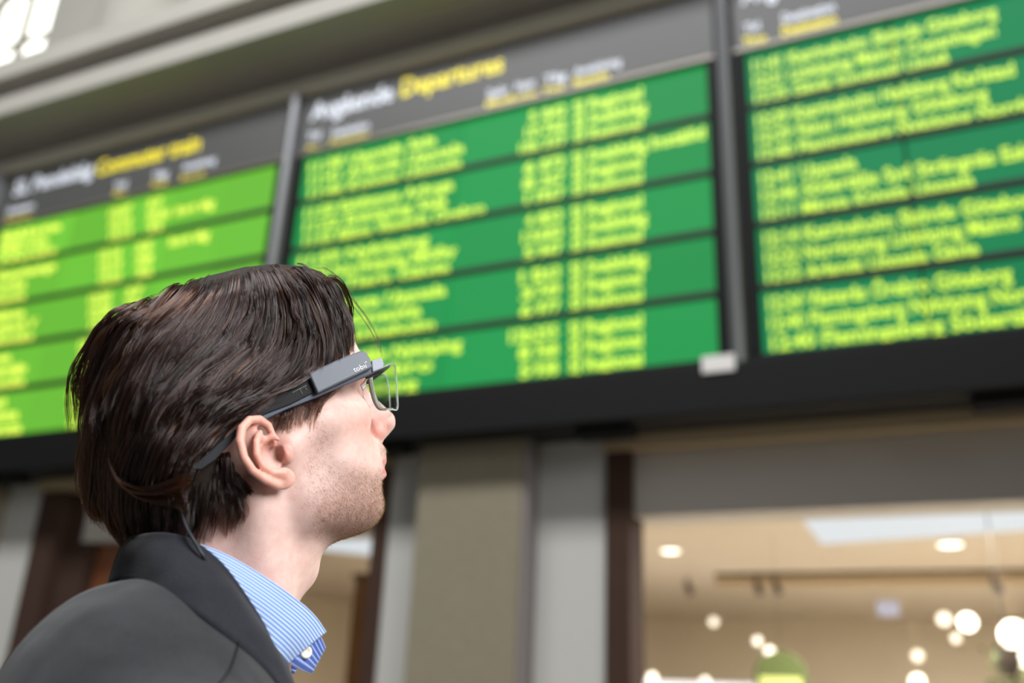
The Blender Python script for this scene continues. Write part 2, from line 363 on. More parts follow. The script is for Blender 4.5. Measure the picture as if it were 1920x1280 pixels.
bm.faces.new(t_); bm.faces.new(u_[::-1])
for k in range(4): bm.faces.new((t_[k], t_[(k+1) % 4], u_[(k+1) % 4], u_[k]))
tag(fin(bm, 'ceiling_light_panel', light_panel), 'small pale light panel above the brown cabinet', 'light panel')
# dropped beam across the shop ceiling
pb = atZ(1500, 1078, CZ)
tag(box('trim_10', (xm+0.1, float(pb[1]), CZ-0.10), (8, float(pb[1])+0.25, CZ-0.001), mat('ceiling_step', (190, 170, 140), 0.8)), kind='structure')
# track spotlights and pendant lamps; (pixel, distance into the wall, bulb radius, brightness)
trk = mat('spot_housing', (70, 60, 52), 0.5)
YT = float(pb[1])-0.25
p0 = atY(1215, 1090, YT)
tag(box('light_track', (xm+0.15, YT-0.02, CZ-0.035), (5.0, YT+0.02, CZ-0.001), trk), 'thin dark light track under the shop ceiling', 'track')
for i, (px, py) in enumerate(((1290, 1098), (1420, 1098), (1455, 1102), (1868, 1108))):
    p = atY(px, py, YT); r = tag(empty('track_spotlight', (float(p[0]), YT, CZ-0.035)),
        ['brown track spotlight hanging next to the door frame', 'brown track spotlight of the close pair, on the door frame side', 'brown track spotlight of the close pair, on the light panel side', 'brown track spotlight near the green plant'][i], 'spotlight', 'paired track spotlights' if i in (1, 2) else None)
    bm = bmesh.new(); tube_mesh(bm, [(0, 0, 0), (0, 0, -0.05)], 0.012); fin(bm, 'stem', trk, r)
    bm = bmesh.new(); tube_mesh(bm, [(-0.02, 0.0, -0.045), (0.03, 0.03, -0.19)], [0.03, 0.042], 14); fin(bm, 'lamp_head', trk, r)
SPOTS = [(1420, 1201, 11, .045, 2.0), (1443, 1221, 11, .05, 3.2), (1770, 1160, 10, .06, 1.5), (1814, 1166, 9, .07, 5.0), (1792, 1196, 10, .04, 1.4), (1720, 1229, 10, .05, 1.2),
         (1338, 1165, 11, .05, 1.2), (1812, 1081, 12, .045, 1.1), (1223, 1270, 10, .05, 2.4), (1720, 1277, 9.4, .06, 3.2), (1322, 1277, 12, .05, 2.6), (1902, 1190, 8, .10, 4.5), (1914, 1236, 9, .06, 3.5)]
LAMP_LABELS = ['dimmer pendant lamp of the pair above the round sign', 'brighter pendant lamp of the pair above the round sign', 'faint pendant lamp touching the brightest lamp of the cluster', 'brightest pendant lamp in the cluster of three',
  'small faint pendant lamp, lowest of the cluster of three', 'faint single pendant lamp above a bright low one', 'faint pendant lamp hanging below the track spotlights', 'faint pendant lamp close under the shop ceiling', 'pendant lamp right beside the brown door frame',
  'bright low pendant lamp under a faint one', 'low pendant lamp between the round sign and the door frame', 'large glowing pendant lamp directly above the hanging plant', 'pendant lamp beside the hanging plant pot']
for i, (px, py, y, rad, s) in enumerate(SPOTS):
    p = atY(px, py, y); r = tag(empty('pendant_lamp', (float(p[0]), y, float(p[2]))),
        LAMP_LABELS[i], 'lamp', 'glowing pendant lamps in the shop')
    bm = bmesh.new(); lathe(bm, [(rad*math.sin(a), -rad*math.cos(a)) for a in np.linspace(0.05, math.pi-0.05, 9)], (0, 0, 0), seg=16)
    fin(bm, 'bulb', mat('lamp_glow_%d' % int(s*10), (255, 245, 225), 0.5, emit=(255, 246, 226), estr=s), r, True)
    bm = bmesh.new(); tube_mesh(bm, [(0, 0, rad), (0, 0, CZ-float(p[2]))], 0.001, 6); fin(bm, 'cord', mat('lamp_cord', (200, 180, 150), 0.6), r)
# round green shop sign with illegible pale lettering, hanging plant, pale display unit
p = atY(1464, 1272, 8.0); r = tag(empty('round_sign', (float(p[0]), 8.0, float(p[2]))), 'round dark green hanging sign with pale green band', 'sign')
bm = bmesh.new(); lathe(bm, [(0.20, -0.02), (0.21, 0.0), (0.20, 0.02)], (0, 0, 0), axis='y', seg=40); fin(bm, 'disc', mat('sign_green', (92, 104, 58), 0.5), r)
box('pale_band', (-0.16, -0.03, -0.06), (0.16, -0.0205, 0.01), mat('sign_band', (206, 214, 130), 0.5, emit=(206, 214, 130), estr=0.25), r)
bm = bmesh.new(); tube_mesh(bm, [(0, 0, 0.2), (0, 0, CZ-float(p[2]))], 0.0015, 6); fin(bm, 'hanger', trk, r)
p = atY(1893, 1262, 7.3); r = tag(empty('hanging_plant', (float(p[0]), 7.3, float(p[2]))), 'trailing green plant hanging below a bright lamp', 'plant')
leafm = mat('plant_leaf', (98, 122, 62), 0.5)
bm = bmesh.new()
for k in range(160):
    c = Vector((random.gauss(0, .07), random.gauss(0, .06), random.uniform(-.5, .17))); d = Vector((random.gauss(0, 1), random.gauss(0, 1), random.gauss(-.5, .6))).normalized(); s = d.cross(Vector((0, 1, .3))).normalized()
    vs = [bm.verts.new(c), bm.verts.new(c+d*.03+s*.016), bm.verts.new(c+d*.07), bm.verts.new(c+d*.03-s*.016)]; bm.faces.new(vs)
tag(fin(bm, 'foliage', leafm, r), kind='stuff')
bm = bmesh.new(); lathe(bm, [(0.04, -.02), (0.075, .06), (0.08, .16)], (0, 0, 0), seg=18); fin(bm, 'pot', trk, r)
bm = bmesh.new(); tube_mesh(bm, [(0, 0, 0.1), (0, 0, CZ-float(p[2]))], 0.005, 6); fin(bm, 'hanger', trk, r)
p = atY(1330, 1290, 10.5)
r = tag(empty('display_counter', (float(p[0]), 10.5, 0)), 'white display counter below the pendant lamps', 'counter')
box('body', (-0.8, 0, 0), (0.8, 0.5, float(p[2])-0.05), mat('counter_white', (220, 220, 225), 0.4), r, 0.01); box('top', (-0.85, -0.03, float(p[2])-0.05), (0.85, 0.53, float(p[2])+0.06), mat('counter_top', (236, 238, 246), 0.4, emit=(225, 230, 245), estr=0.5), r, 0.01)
p = atY(1665, 1140, 10.0); r = tag(empty('hanging_card', (float(p[0]), 10.0, float(p[2]))), 'small pale blue card hanging from the shop ceiling', 'card')
box('card', (-0.1, -0.004, -0.07), (0.1, 0.004, 0.07), mat('pale_blue_card', (190, 200, 236), 0.5), r); bm = bmesh.new(); tube_mesh(bm, [(0, 0, .07), (0, 0, CZ-float(p[2]))], 0.003, 6); fin(bm, 'cord', MATS['lamp_cord'], r)
# wooden doors in the left opening and a brown cabinet further along it
xa, xb = xl1+0.47, xl1+1.55
dr = tag(empty('door_1', ((xa+xb)/2, 5.02, 0)), kind='structure'); iv2 = Vector(dr.location)
xs_ = [xa, xa+0.34, xa+0.44, xb]
box('door_leaf', Vector((xs_[0], 5.02, 0))-iv2, Vector((xs_[1], 5.07, LZ-0.03))-iv2, wood, dr, 0.006)
box('glazing_strip', Vector((xs_[1], 5.03, 0))-iv2, Vector((xs_[2], 5.06, LZ-0.03))-iv2, mat('door_strip', (138, 104, 72), 0.4), dr)
box('door_leaf', Vector((xs_[2], 5.02, 0))-iv2, Vector((xs_[3], 5.07, LZ-0.03))-iv2, mat('stained_wood_warm', (150, 82, 38), 0.45, noise=0.15, scale=5), dr, 0.006)
p = atY(695, 1074, 7.2)
r = tag(empty('tall_cabinet', (float(p[0]), 7.2, 0)), 'tall brown wooden cabinet under the small light panel', 'cabinet')
box('body', (-0.16, 0, 0), (0.3, 0.5, float(p[2])-0.05), mat('cabinet_wood', (112, 84, 54), 0.5, noise=0.25, scale=9), r, 0.008); box('cornice', (-0.18, -0.02, float(p[2])-0.05), (0.32, 0.52, float(p[2])), mat('cabinet_top', (96, 70, 46), 0.5), r, 0.008)
# warm lights inside the shops, where the ceiling lamps hang
for i, (lx, ly) in enumerate(((-0.2, 7.0), (2.6, 8.5), (0.3, 11.5), (-4.2, 8.0))):
    l = bpy.data.lights.new('shop_lamp_light', 'AREA'); l.shape = 'DISK'; l.size = 1.6; l.energy = 160; l.color = (1.0, 0.95, 0.87)
    o = bpy.data.objects.new('shop_lamp_light', l); COL.objects.link(o); o.location = (lx, ly, CZ-0.15)
# ================================================================== the man
AZ = math.radians(50); TH = math.radians(31)
PF = np.array([math.cos(AZ), math.sin(AZ), 0]); PR = np.array([math.sin(AZ), -math.cos(AZ), 0])
PO = CAM + ray(535, 855)*0.71 - PR*0.074                     # point midway between the ear canals
CT, ST = math.cos(TH), math.sin(TH)
def wp(px, py, y=0.0):
    """pixel -> (x forward, z up) on the person's lateral plane y (left +), metres, origin between the ears"""
    d = ray(px, py); t = ((PO - PR*y) - CAM) @ PR/(d @ PR); P = CAM + d*t - PO
    return P @ PF, P[2]
def hp(px, py, y=0.0):
    x, z = wp(px, py, y); return x*CT + z*ST, -x*ST + z*CT    # the same in the tilted head frame
def head_to_person(v):
    v = np.asarray(v, float); o = v.copy()
    o[..., 0] = v[..., 0]*CT - v[..., 2]*ST; o[..., 2] = v[..., 0]*ST + v[..., 2]*CT
    return o
PM = Matrix.Translation(PO.tolist()) @ Matrix.Rotation(AZ, 4, 'Z')   # person frame: x forward, y left, z up

# ---------------------------------------------------------------- implicit modelling
def smin(a, b, k): 
    h = np.maximum(k-np.abs(a-b), 0)/k; return np.minimum(a, b) - h*h*k*0.25
def smax(a, b, k): return -smin(-a, -b, k)
def ell(p, c, r, ax=None):
    q = p-np.array(c, np.float32)
    if ax is not None: q = q @ np.array(ax, np.float32).T
    r = np.array(r, np.float32); k0 = np.linalg.norm(q/r, axis=-1); k1 = np.linalg.norm(q/(r*r), axis=-1)+1e-9
    return k0*(k0-1)/k1
def cone(p, a, b, ra, rb):
    a = np.array(a, np.float32); b = np.array(b, np.float32); d = b-a; t = np.clip(((p-a) @ d)/(d @ d), 0, 1)
    return np.linalg.norm(p-a-t[..., None]*d, axis=-1) - (ra+(rb-ra)*t)
def chain(p, pts, rs):
    f = None
    for i in range(len(pts)-1):
        g = cone(p, pts[i], pts[i+1], rs[i], rs[i+1]); f = g if f is None else np.minimum(f, g)
    return f
def mesh_sdf(fun, lo, hi, h, coarse=5):
    """narrow band sampling and surface nets; returns vertices and quads"""
    lo = np.array(lo, np.float64); n = (np.ceil((np.array(hi)-lo)/(h*coarse)).astype(int))
    H = h*coarse
    g = np.stack(np.meshgrid(*[lo[i]+H*(np.arange(n[i])+0.5) for i in range(3)], indexing='ij'), -1).astype(np.float32)
    fc = fun(g.reshape(-1, 3)).reshape(n)
    near = np.abs(fc) < H*1.9
    N = n*coarse
    F = np.repeat(np.repeat(np.repeat(fc, coarse, 0), coarse, 1), coarse, 2).astype(np.float32)
    idx = np.argwhere(near)
    off = np.stack(np.meshgrid(*[np.arange(coarse)]*3, indexing='ij'), -1).reshape(-1, 3)
    for s in range(0, len(idx), 12000):
        ii = (idx[s:s+12000, None, :]*coarse+off[None]).reshape(-1, 3)
        pts = (lo + h*(ii+0.5)).astype(np.float32)
        F[ii[:, 0], ii[:, 1], ii[:, 2]] = fun(pts)
    I = F < 0
    c = np.zeros(np.array(F.shape)-1, np.int8)
    for dx in (0, 1):
        for dy in (0, 1):
            for dz in (0, 1): c += I[dx:dx+c.shape[0], dy:dy+c.shape[1], dz:dz+c.shape[2]]
    cells = np.argwhere((c > 0) & (c < 8)); del c
    vid = -np.ones(np.array(F.shape)-1, np.int32); vid[cells[:, 0], cells[:, 1], cells[:, 2]] = np.arange(len(cells))
    acc = np.zeros((len(cells), 3)); cnt = np.zeros(len(cells))
    C8 = [(a, b, d) for a in (0, 1) for b in (0, 1) for d in (0, 1)]
    val = {q: F[cells[:, 0]+q[0], cells[:, 1]+q[1], cells[:, 2]+q[2]] for q in C8}
    for q in C8:
        for ax in range(3):
            if q[ax] == 0:
                r = list(q); r[ax] = 1; r = tuple(r); va, vb = val[q], val[r]; m = (va < 0) != (vb < 0)
                t = np.where(m, va/(va-vb+1e-12), 0); pt = np.array(q, float)[None].repeat(len(cells), 0); pt[:, ax] += t
                acc[m] += pt[m]; cnt[m] += 1
    V = lo + h*(cells+0.5+acc/np.maximum(cnt, 1)[:, None])
    quads = []
    for ax in range(3):
        b, d = [(1, 2), (2, 0), (0, 1)][ax]
        sl0 = [slice(None)]*3; sl1 = [slice(None)]*3; sl0[ax] = slice(0, -1); sl1[ax] = slice(1, None)
        e = np.argwhere(I[tuple(sl0)] != I[tuple(sl1)])
        e = e[(e[:, b] > 0) & (e[:, d] > 0) & (e[:, b] < I.shape[b]-1) & (e[:, d] < I.shape[d]-1)]
        ins = I[e[:, 0], e[:, 1], e[:, 2]]
        eb = np.zeros(3, int); eb[b] = 1; ed = np.zeros(3, int); ed[d] = 1
        q = np.stack([vid[tuple((e-eb-ed).T)], vid[tuple((e-ed).T)], vid[tuple(e.T)], vid[tuple((e-eb).T)]], 1)
        q[~ins] = q[~ins][:, ::-1]; quads.append(q)
    Q = np.concatenate(quads); Q = Q[(Q >= 0).all(1)]
    return V, Q
def np_mesh(name, V, Q):
    me = bpy.data.meshes.new(name); me.vertices.add(len(V)); me.vertices.foreach_set('co', np.asarray(V, np.float32).ravel())
    k = Q.shape[1]; me.loops.add(len(Q)*k); me.loops.foreach_set('vertex_index', Q.ravel().astype(np.int32))
    me.polygons.add(len(Q)); me.polygons.foreach_set('loop_start', np.arange(len(Q), dtype=np.int32)*k)
    me.update(calc_edges=True); me.polygons.foreach_set('use_smooth', np.ones(len(Q), bool)); me.validate(); return me

# ---------------------------------------------------------------- head in millimetres, Frankfurt frame tilted back later
def rot_y(deg):
    a = math.radians(deg); return [[math.cos(a), 0, -math.sin(a)], [0, 1, 0], [math.sin(a), 0, math.cos(a)]]
def rot_z(deg):
    a = math.radians(deg); return [[math.cos(a), math.sin(a), 0], [-math.sin(a), math.cos(a), 0], [0, 0, 1]]
def sdf_head(p):
    p = p.copy(); p[:, 1] = np.abs(p[:, 1])
    f = ell(p, (0, 0, 74), (110, 75, 90))
    f = smin(f, ell(p, (48, 0, 68), (66, 62, 52)), 20)
    f = smin(f, ell(p, (40, 0, 2), (54, 61, 62)), 22)
    f = smin(f, ell(p, (-60, 0, 30), (48, 52, 50)), 25)                       # occiput
    f = smin(f, cone(p, (76, 45, 13), (42, 61, 16), 11, 9), 22)               # cheekbone
    f = smin(f, cone(p, (42, 62, 16), (8, 66, 10), 8, 7), 22)
    f = smin(f, ell(p, (62, 0, -27), (33, 33, 30)), 16)                       # muzzle
    f = smin(f, ell(p, (36, 0, -20), (44, 59, 44)), 18)                       # cheeks
    f = smin(f, cone(p, (2, 58, 0), (4, 48, -40), 12, 12), 26)               # ramus
    f = smin(f, cone(p, (5, 47, -42), (56, 20, -60), 13, 13), 26)             # jaw line
    f = smin(f, ell(p, (62, 0, -61), (18.5, 21, 15)), 12)                     # chin
    f = smin(f, ell(p, (30, 0, -50), (38, 36, 22)), 16)
    f = smin(f, chain(p, [(106, 8, 49), (102, 30, 51), (86, 50, 45)], [7, 8, 7]), 14)   # brow
    f = smax(f, -ell(p, (107, 31, 33), (15, 17, 12)), 12)                     # orbit
    f = smin(f, ell(p, (83, 31.5, 33), (13.2, 14.5, 13.2)), 3.0)              # lids
    f = smax(f, -ell(p, (98, 32, 32.5), (7, 12.5, 3.6)), 1.5)
    # nose
    f = smin(f, cone(p, (101, 0, 42), (116.5, 0, 3), 7.0, 9.3), 9)
    f = smin(f, cone(p, (94, 9, 22), (104, 10, 1), 6, 7), 8)
    n = ell(p, (101.5, 12.2, -3.5), (8.6, 6.2, 8.8), rot_y(-10)); f = smin(f, n, 3)
    f = smin(f, cone(p, (117, 0, -2), (104, 0, -11), 5.5, 4.6), 4)
    f = smax(f, -ell(p, (108.0, 9.2, -9.0), (5.4, 4.6, 3.2), rot_y(-28)), 1.2)
    f = smax(f, -chain(p, [(94.5, 15.5, 6), (93, 18.5, -4), (95, 17.5, -12)], [1.8, 2.3, 1.8]), 4)   # crease round the wing
    # lips
    f = smin(f, ell(p, (88, 0, -21), (15, 24, 11)), 8)
    f = smin(f, chain(p, [(95.2, 0, -28.8), (93, 9, -29.6), (83, 22, -34)], [5.6, 5.0, 2.4]), 3.5)
    f = smin(f, chain(p, [(90.3, 0, -40.6), (88, 10, -40.4), (80.5, 21, -36.5)], [5.8, 5.2, 2.6]), 3.5)
    f = smax(f, -chain(p, [(101, 0, -34.8), (96.5, 11, -35), (82, 25, -36)], [1.0, 1.0, 0.8]), 2.0)
    f = smax(f, -ell(p, (89.5, 0, -52.5), (8.5, 20, 6.5)), 7)
    f = smax(f, -ell(p, (114, 0, -17), (8.5, 16, 4.5)), 4)
    # neck
    f = smin(f, cone(p, (-26, 0, -42), (-118, 0, -122), 54, 55), 16)
    f = smin(f, cone(p, (-28, 56, -22), (-62, 22, -150), 13, 13), 20)         # muscle behind the ear to the breastbone
    f = smin(f, ell(p, (-6, 0, -84), (13, 15, 13)), 14)
    # ear
    e = ell(p, (-16, 79.5, 8), (15.5, 2.6, 25), rot_z(20))
    e = smin(e, cone(p, (-10, 66, 2), (-13, 76, 4), 11, 10), 6)
    e = smin(e, ell(p, (-9.0, 77.0, -15.5), (8.6, 3.6, 8.2), rot_z(8)), 5)
    e = smax(e, -ell(p, (-10.0, 84, 2.5), (9.6, 11.0, 12.0), rot_z(15)), 2.5)
    e = smax(e, -ell(p, (-10.5, 84, 24), (6.0, 5.0, 5.5)), 2.5)
    hel = chain(p, [(-6, 78, 9), (-3.5, 77.5, 18), (-4, 79, 26), (-9, 82, 32.6), (-17, 85, 34.2), (-25.5, 88, 30), (-31, 90, 21), (-33, 90, 9), (-30.5, 88, -2), (-24, 84.5, -11.5), (-16, 80, -18.5)],
                [1.6, 2.6, 3.0, 3.2, 3.3, 3.3, 3.4, 3.2, 3.1, 3.2, 3.4])
    e = smin(e, hel, 2.2)
    ant = chain(p, [(-12.5, 82, 23), (-19, 85.3, 17), (-22.6, 86.2, 8), (-22, 85.4, -1), (-17, 83, -8.5), (-9.5, 81, -11.5)], [2.0, 2.7, 3.0, 3.0, 3.0, 3.4])
    e = smin(e, ant, 3.0)
    e = smin(e, cone(p, (-16, 84, 20), (-11, 80, 16), 2.4, 1.8), 2.5)
    e = smin(e, ell(p, (0.0, 76.5, 0.5), (4.2, 4.8, 6.8), rot_z(-24)), 3.0)    # tragus
    f = smin(f, e, 3.0)
    f = smax(f, -ell(p, (-5, 75, 3.5), (5.0, 7.0, 5.5), rot_z(30)), 2.5)            # ear canal
    return f
V1, Q1 = mesh_sdf(sdf_head, (-150, -102, -190), (140, 102, 180), 1.1)
HV = V1.copy()
# ---- rest of the body under the clothes, with hands, in the person frame (mm)
def sdf_body(p):
    s = np.sign(p[:, 1]); p = p.copy(); p[:, 1] = np.abs(p[:, 1])
    f = ell(p, (-30, 0, -330), (95, 160, 230)); f = smin(f, ell(p, (-35, 0, -700), (100, 150, 220)), 80)
    f = smin(f, cone(p, (-40, 0, -130), (-40, 90, -215), 52, 50), 40)
    f = smin(f, cone(p, (-45, 175, -240), (-60, 235, -520), 48, 38), 40); f = smin(f, cone(p, (-60, 235, -520), (30, 225, -780), 38, 27), 15)
    f = smin(f, cone(p, (-40, 85, -830), (-30, 95, -1240), 72, 52), 40); f = smin(f, cone(p, (-30, 95, -1240), (-50, 95, -1640), 50, 38), 20)
    f = smin(f, cone(p, (-50, 95, -1665), (95, 110, -1685), 34, 26), 20)
    f = smin(f, ell(p, (48, 222, -835), (24, 14, 42), rot_y(15)), 15)
    for i, (dx, l) in enumerate(((-18, 62), (-6, 76), (6, 80), (18, 72))):
        a = (55+dx, 220, -868); b = (60+dx*1.1+8, 214, -868-l*0.55); c = (62+dx*1.1, 200, -868-l)
        f = smin(f, chain(p, [a, b, c], [8.5, 8, 6.5]), 3)
    f = smin(f, chain(p, [(66, 212, -815), (88, 204, -845), (92, 198, -875)], [11, 9, 7.5]), 6)
    return f
V2, Q2 = mesh_sdf(sdf_body, (-200, -300, -1730), (180, 300, -120), 7)
VP = head_to_person(V1/1000.0)
VB = np.concatenate([VP, V2/1000.0]); QB = np.concatenate([Q1, Q2+len(V1)])
person_me = np_mesh('person', VB, QB)
# ---- skin colouring: lips, ear, nose, cheek, shaved and bearded areas
x, y, z = V1[:, 0], np.abs(V1[:, 1]), V1[:, 2]
col = np.tile(np.array(lin((222, 187, 176))), (len(VB), 1))
def blob(c, r): return np.exp(-(((x-c[0])/r[0])**2+((y-c[1])/r[1])**2+((z-c[2])/r[2])**2))
def tint(w_, rgb):
    global col
    w_ = np.clip(w_, 0, 1)[:, None]; col[:len(V1)] = col[:len(V1)]*(1-w_)+np.array(lin(rgb))*w_
tint(0.75*blob((105, 13, -2), (13, 10, 12)), (214, 130, 112)); tint(0.40*blob((78, 45, 8), (26, 24, 22)), (232, 166, 146))
tint(0.55*np.clip((y-74)/8, 0, 1)*(x < 8)*(x > -45)*(z > -30)*(z < 45), (226, 146, 120))
tint(0.7*blob((-4, 76, 4), (9, 9, 10)), (140, 70, 52))  # darker red-brown in the ear canal
lip = np.maximum(np.exp(-((z+31.5)/3.2)**2)*(z > -36), np.exp(-((z+39.5)/4.5)**2)*(z <= -33))*(x > 80)*(y < 23)*np.clip((x-(88-0.30*y))/4, 0, 1)
def poly_sd(P, x, z):
    """signed distance to a closed polygon, negative inside"""
    d2 = np.full(np.shape(x), 1e12); ins = np.zeros(np.shape(x), bool); n = len(P)
    for i in range(n):
        ax, az = P[i]; bx, bz = P[(i+1) % n]; ex, ez = bx-ax, bz-az
        t = np.clip(((x-ax)*ex+(z-az)*ez)/(ex*ex+ez*ez+1e-9), 0, 1)
        d2 = np.minimum(d2, (x-ax-t*ex)**2+(z-az-t*ez)**2)
        cr = (az > z) != (bz > z); ins ^= cr & (x < ax + (z-az)/(ez if abs(ez) > 1e-9 else 1e-9)*ex)
    d = np.sqrt(d2); return np.where(ins, -d, d)
BPOLY = np.array([tuple(np.array(hp(px, py, yy/1000))*1000) for px, py, yy in [(562, 768, -66), (598, 764, -66), (608, 800, -62), (616, 835, -60), (636, 862, -56), (662, 880, -46), (690, 888, -28), (706, 884, -20)]] + [(96, -50), (100, -100), (60, -105)] +
                 [tuple(np.array(hp(px, py, yy/1000))*1000) for px, py, yy in [(600, 1012, -30), (580, 992, -45), (566, 955, -52), (560, 915, -58), (562, 870, -62), (568, 820, -66)]])
def in_beard(x, y, z):
    """how bearded the skin is: sideburn, jaw, chin and moustache"""
    b = np.clip(0.45-poly_sd(BPOLY, x, z)/13.0, 0, 1)*(0.6+0.4*np.clip((10-z)/45, 0, 1))
    moust = np.exp(-((z+21)/6.5)**2)*(y < 27)*(x > 82)
    clear = blob((92, 8, -49), (8, 12, 6))*0.8
    return np.clip(np.maximum(b, moust)*(1-clear), 0, 1)
bd = in_beard(x, y, z)*(1-lip)
tint(bd*np.clip((8-z)/28, 0, 1)*(0.36+0.34*np.clip((-z-25)/45, 0, 1)), (128, 98, 86)); tint(lip*0.9, (200, 116, 112))
scalp = np.clip((z-(62-0.25*(x-60)))/10, 0, 1)
ca = person_me.color_attributes.new('skin_tint', 'FLOAT_COLOR', 'POINT')
ca.data.foreach_set('color', np.concatenate([col, np.ones((len(VB), 1))], 1).astype(np.float32).ravel())
skin = bpy.data.materials.new('skin'); skin.use_nodes = True; nt = skin.node_tree; b = nt.nodes['Principled BSDF']
at = nt.nodes.new('ShaderNodeVertexColor'); at.layer_name = 'skin_tint'
nz = nt.nodes.new('ShaderNodeTexNoise'); nz.inputs['Scale'].default_value = 140; nz.inputs['Detail'].default_value = 4
tc = nt.nodes.new('ShaderNodeTexCoord'); nt.links.new(tc.outputs['Object'], nz.inputs['Vector'])
mx = nt.nodes.new('ShaderNodeMix'); mx.data_type = 'RGBA'; mx.blend_type = 'OVERLAY'; mx.inputs[0].default_value = 0.22
nt.links.new(at.outputs['Color'], mx.inputs[6]); nt.links.new(nz.outputs['Fac'], mx.inputs[7]); nt.links.new(mx.outputs[2], b.inputs['Base Color'])
nz2 = nt.nodes.new('ShaderNodeTexNoise'); nz2.inputs['Scale'].default_value = 900; nz2.inputs['Detail'].default_value = 3; nt.links.new(tc.outputs['Object'], nz2.inputs['Vector'])
bp = nt.nodes.new('ShaderNodeBump'); bp.inputs['Strength'].default_value = 0.25; bp.inputs['Distance'].default_value = 0.0006
nt.links.new(nz2.outputs['Fac'], bp.inputs['Height']); nt.links.new(bp.outputs['Normal'], b.inputs['Normal'])
b.inputs['Roughness'].default_value = 0.48; b.inputs['Specular IOR Level'].default_value = 0.45
b.inputs['Subsurface Weight'].default_value = 0.35; b.inputs['Subsurface Radius'].default_value = (1.0, 0.35, 0.2); b.inputs['Subsurface Scale'].default_value = 0.004
person = link('person', person_me, skin)
person.matrix_world = PM
tag(person, 'person with collar-length dark hair, stubble, dark blazer and striped shirt, gazing upward', 'person')
# eyes
for s in (-1, 1):
    bm = bmesh.new(); bmesh.ops.create_uvsphere(bm, u_segments=28, v_segments=18, radius=0.0122)
    ey = fin(bm, 'eye', mat('eye_white', (226, 220, 214), 0.12), person, True); c = head_to_person(np.array([83.0, 31.5*s, 33.0])/1000); ey.location = c
    d = head_to_person(np.array([1.0, 0.06*s, 0.05])); d /= np.linalg.norm(d)
    bm = bmesh.new(); lathe(bm, [(0.0056, 0.0), (0.0054, 0.0008), (0.0022, 0.0014), (0.0002, 0.0015)], (0, 0, 0), seg=20)
    ir = fin(bm, 'iris', mat('iris_brown', (70, 56, 44), 0.1), ey, True); ir.location = d*0.0112; ir.rotation_euler = Vector(d).to_track_quat('Z', 'Y').to_euler()
# ================================================================== hair
# outline of the hair mass in the middle plane of the head (mm), then blown up sideways
SIL_PX = [(661, 648), (657, 600), (648, 560), (630, 530), (600, 506), (560, 492), (500, 487), (440, 493), (370, 510), (310, 532), (250, 566), (200, 592), (172, 630), (155, 680), (145, 760), (146, 850), (160, 920), (190, 970), (215, 1000), (245, 1035)]
SIL = [tuple(np.array(hp(px, py, -0.008))*1000) for px, py in SIL_PX] + [(-90, -80), (0, -110), (90, -60), (112, 0)]
SIL = np.array(SIL)
def shell_y(x, z, inset=0.0):
    """half width of the hair mass (mm)"""
    d = -poly_sd(SIL, x, z) - inset
    Wm = np.interp(z, [-60, -20, 20, 60, 140], [66, 72, 80, 86, 84]) - inset
    t = np.clip(d/66.0, 0, 1); return Wm*np.sqrt(np.maximum(1-(1-t)**2.2, 0))
def on_shell(px, py, lift=0.0, side=-1):
    y = -78.0
    for _ in range(10):
        x, z = hp(px, py, y/1000.0); yn = -float(shell_y(np.array(x*1000), np.array(z*1000))); y = 0.5*y+0.5*yn
    x, z = hp(px, py, (y-lift)/1000.0)
    return np.array([x*1000, y-lift, z*1000])
def resample(P, n):
    P = np.asarray(P, float); P = np.concatenate([[2*P[0]-P[1]], P, [2*P[-1]-P[-2]]])
    out = []
    for u in np.linspace(0, len(P)-3-1e-6, n):
        i = int(u); t = u-i; a, b, c, d = P[i:i+4]
        out.append(0.5*((2*b)+(-a+c)*t+(2*a-5*b+4*c-d)*t*t+(-a+3*b-3*c+d)*t**3))
    return np.array(out)
NP_ = 16
def fam(paths, lift=0.0):
    return np.array([resample([on_shell(px, py, lift) for px, py in p], NP_) for p in paths])
TOP = fam([[(598, 505), (632, 532), (652, 575), (661, 620), (663, 662)], [(580, 499), (616, 535), (640, 590), (651, 640), (653, 684)], [(556, 492), (588, 535), (614, 595), (628, 645), (630, 698)],
           [(535, 490), (564, 540), (587, 600), (598, 650), (594, 712)], [(517, 488), (546, 545), (563, 600), (569, 650), (558, 722)], [(502, 487), (526, 545), (539, 600), (533, 660), (508, 736)],
           [(487, 487), (506, 545), (513, 600), (496, 660), (458, 742)], [(470, 488), (482, 540), (482, 600), (456, 660), (410, 738)], [(450, 491), (454, 540), (443, 600), (408, 655), (362, 712), (326, 775)],
           [(430, 494), (426, 540), (400, 600), (355, 650), (308, 705), (276, 780)], [(405, 500), (390, 550), (350, 600), (295, 650), (258, 722), (240, 810)], [(372, 509), (346, 550), (300, 595), (255, 640), (223, 712), (207, 810)],
           [(335, 521), (302, 558), (257, 600), (220, 642), (193, 712), (178, 805)], [(292, 541), (258, 573), (220, 610), (188, 655), (168, 730), (158, 815)], [(252, 564), (218, 593), (188, 630), (168, 680), (154, 750), (150, 835)],
           [(215, 584), (188, 610), (169, 650), (155, 702), (147, 770), (147, 850)]])
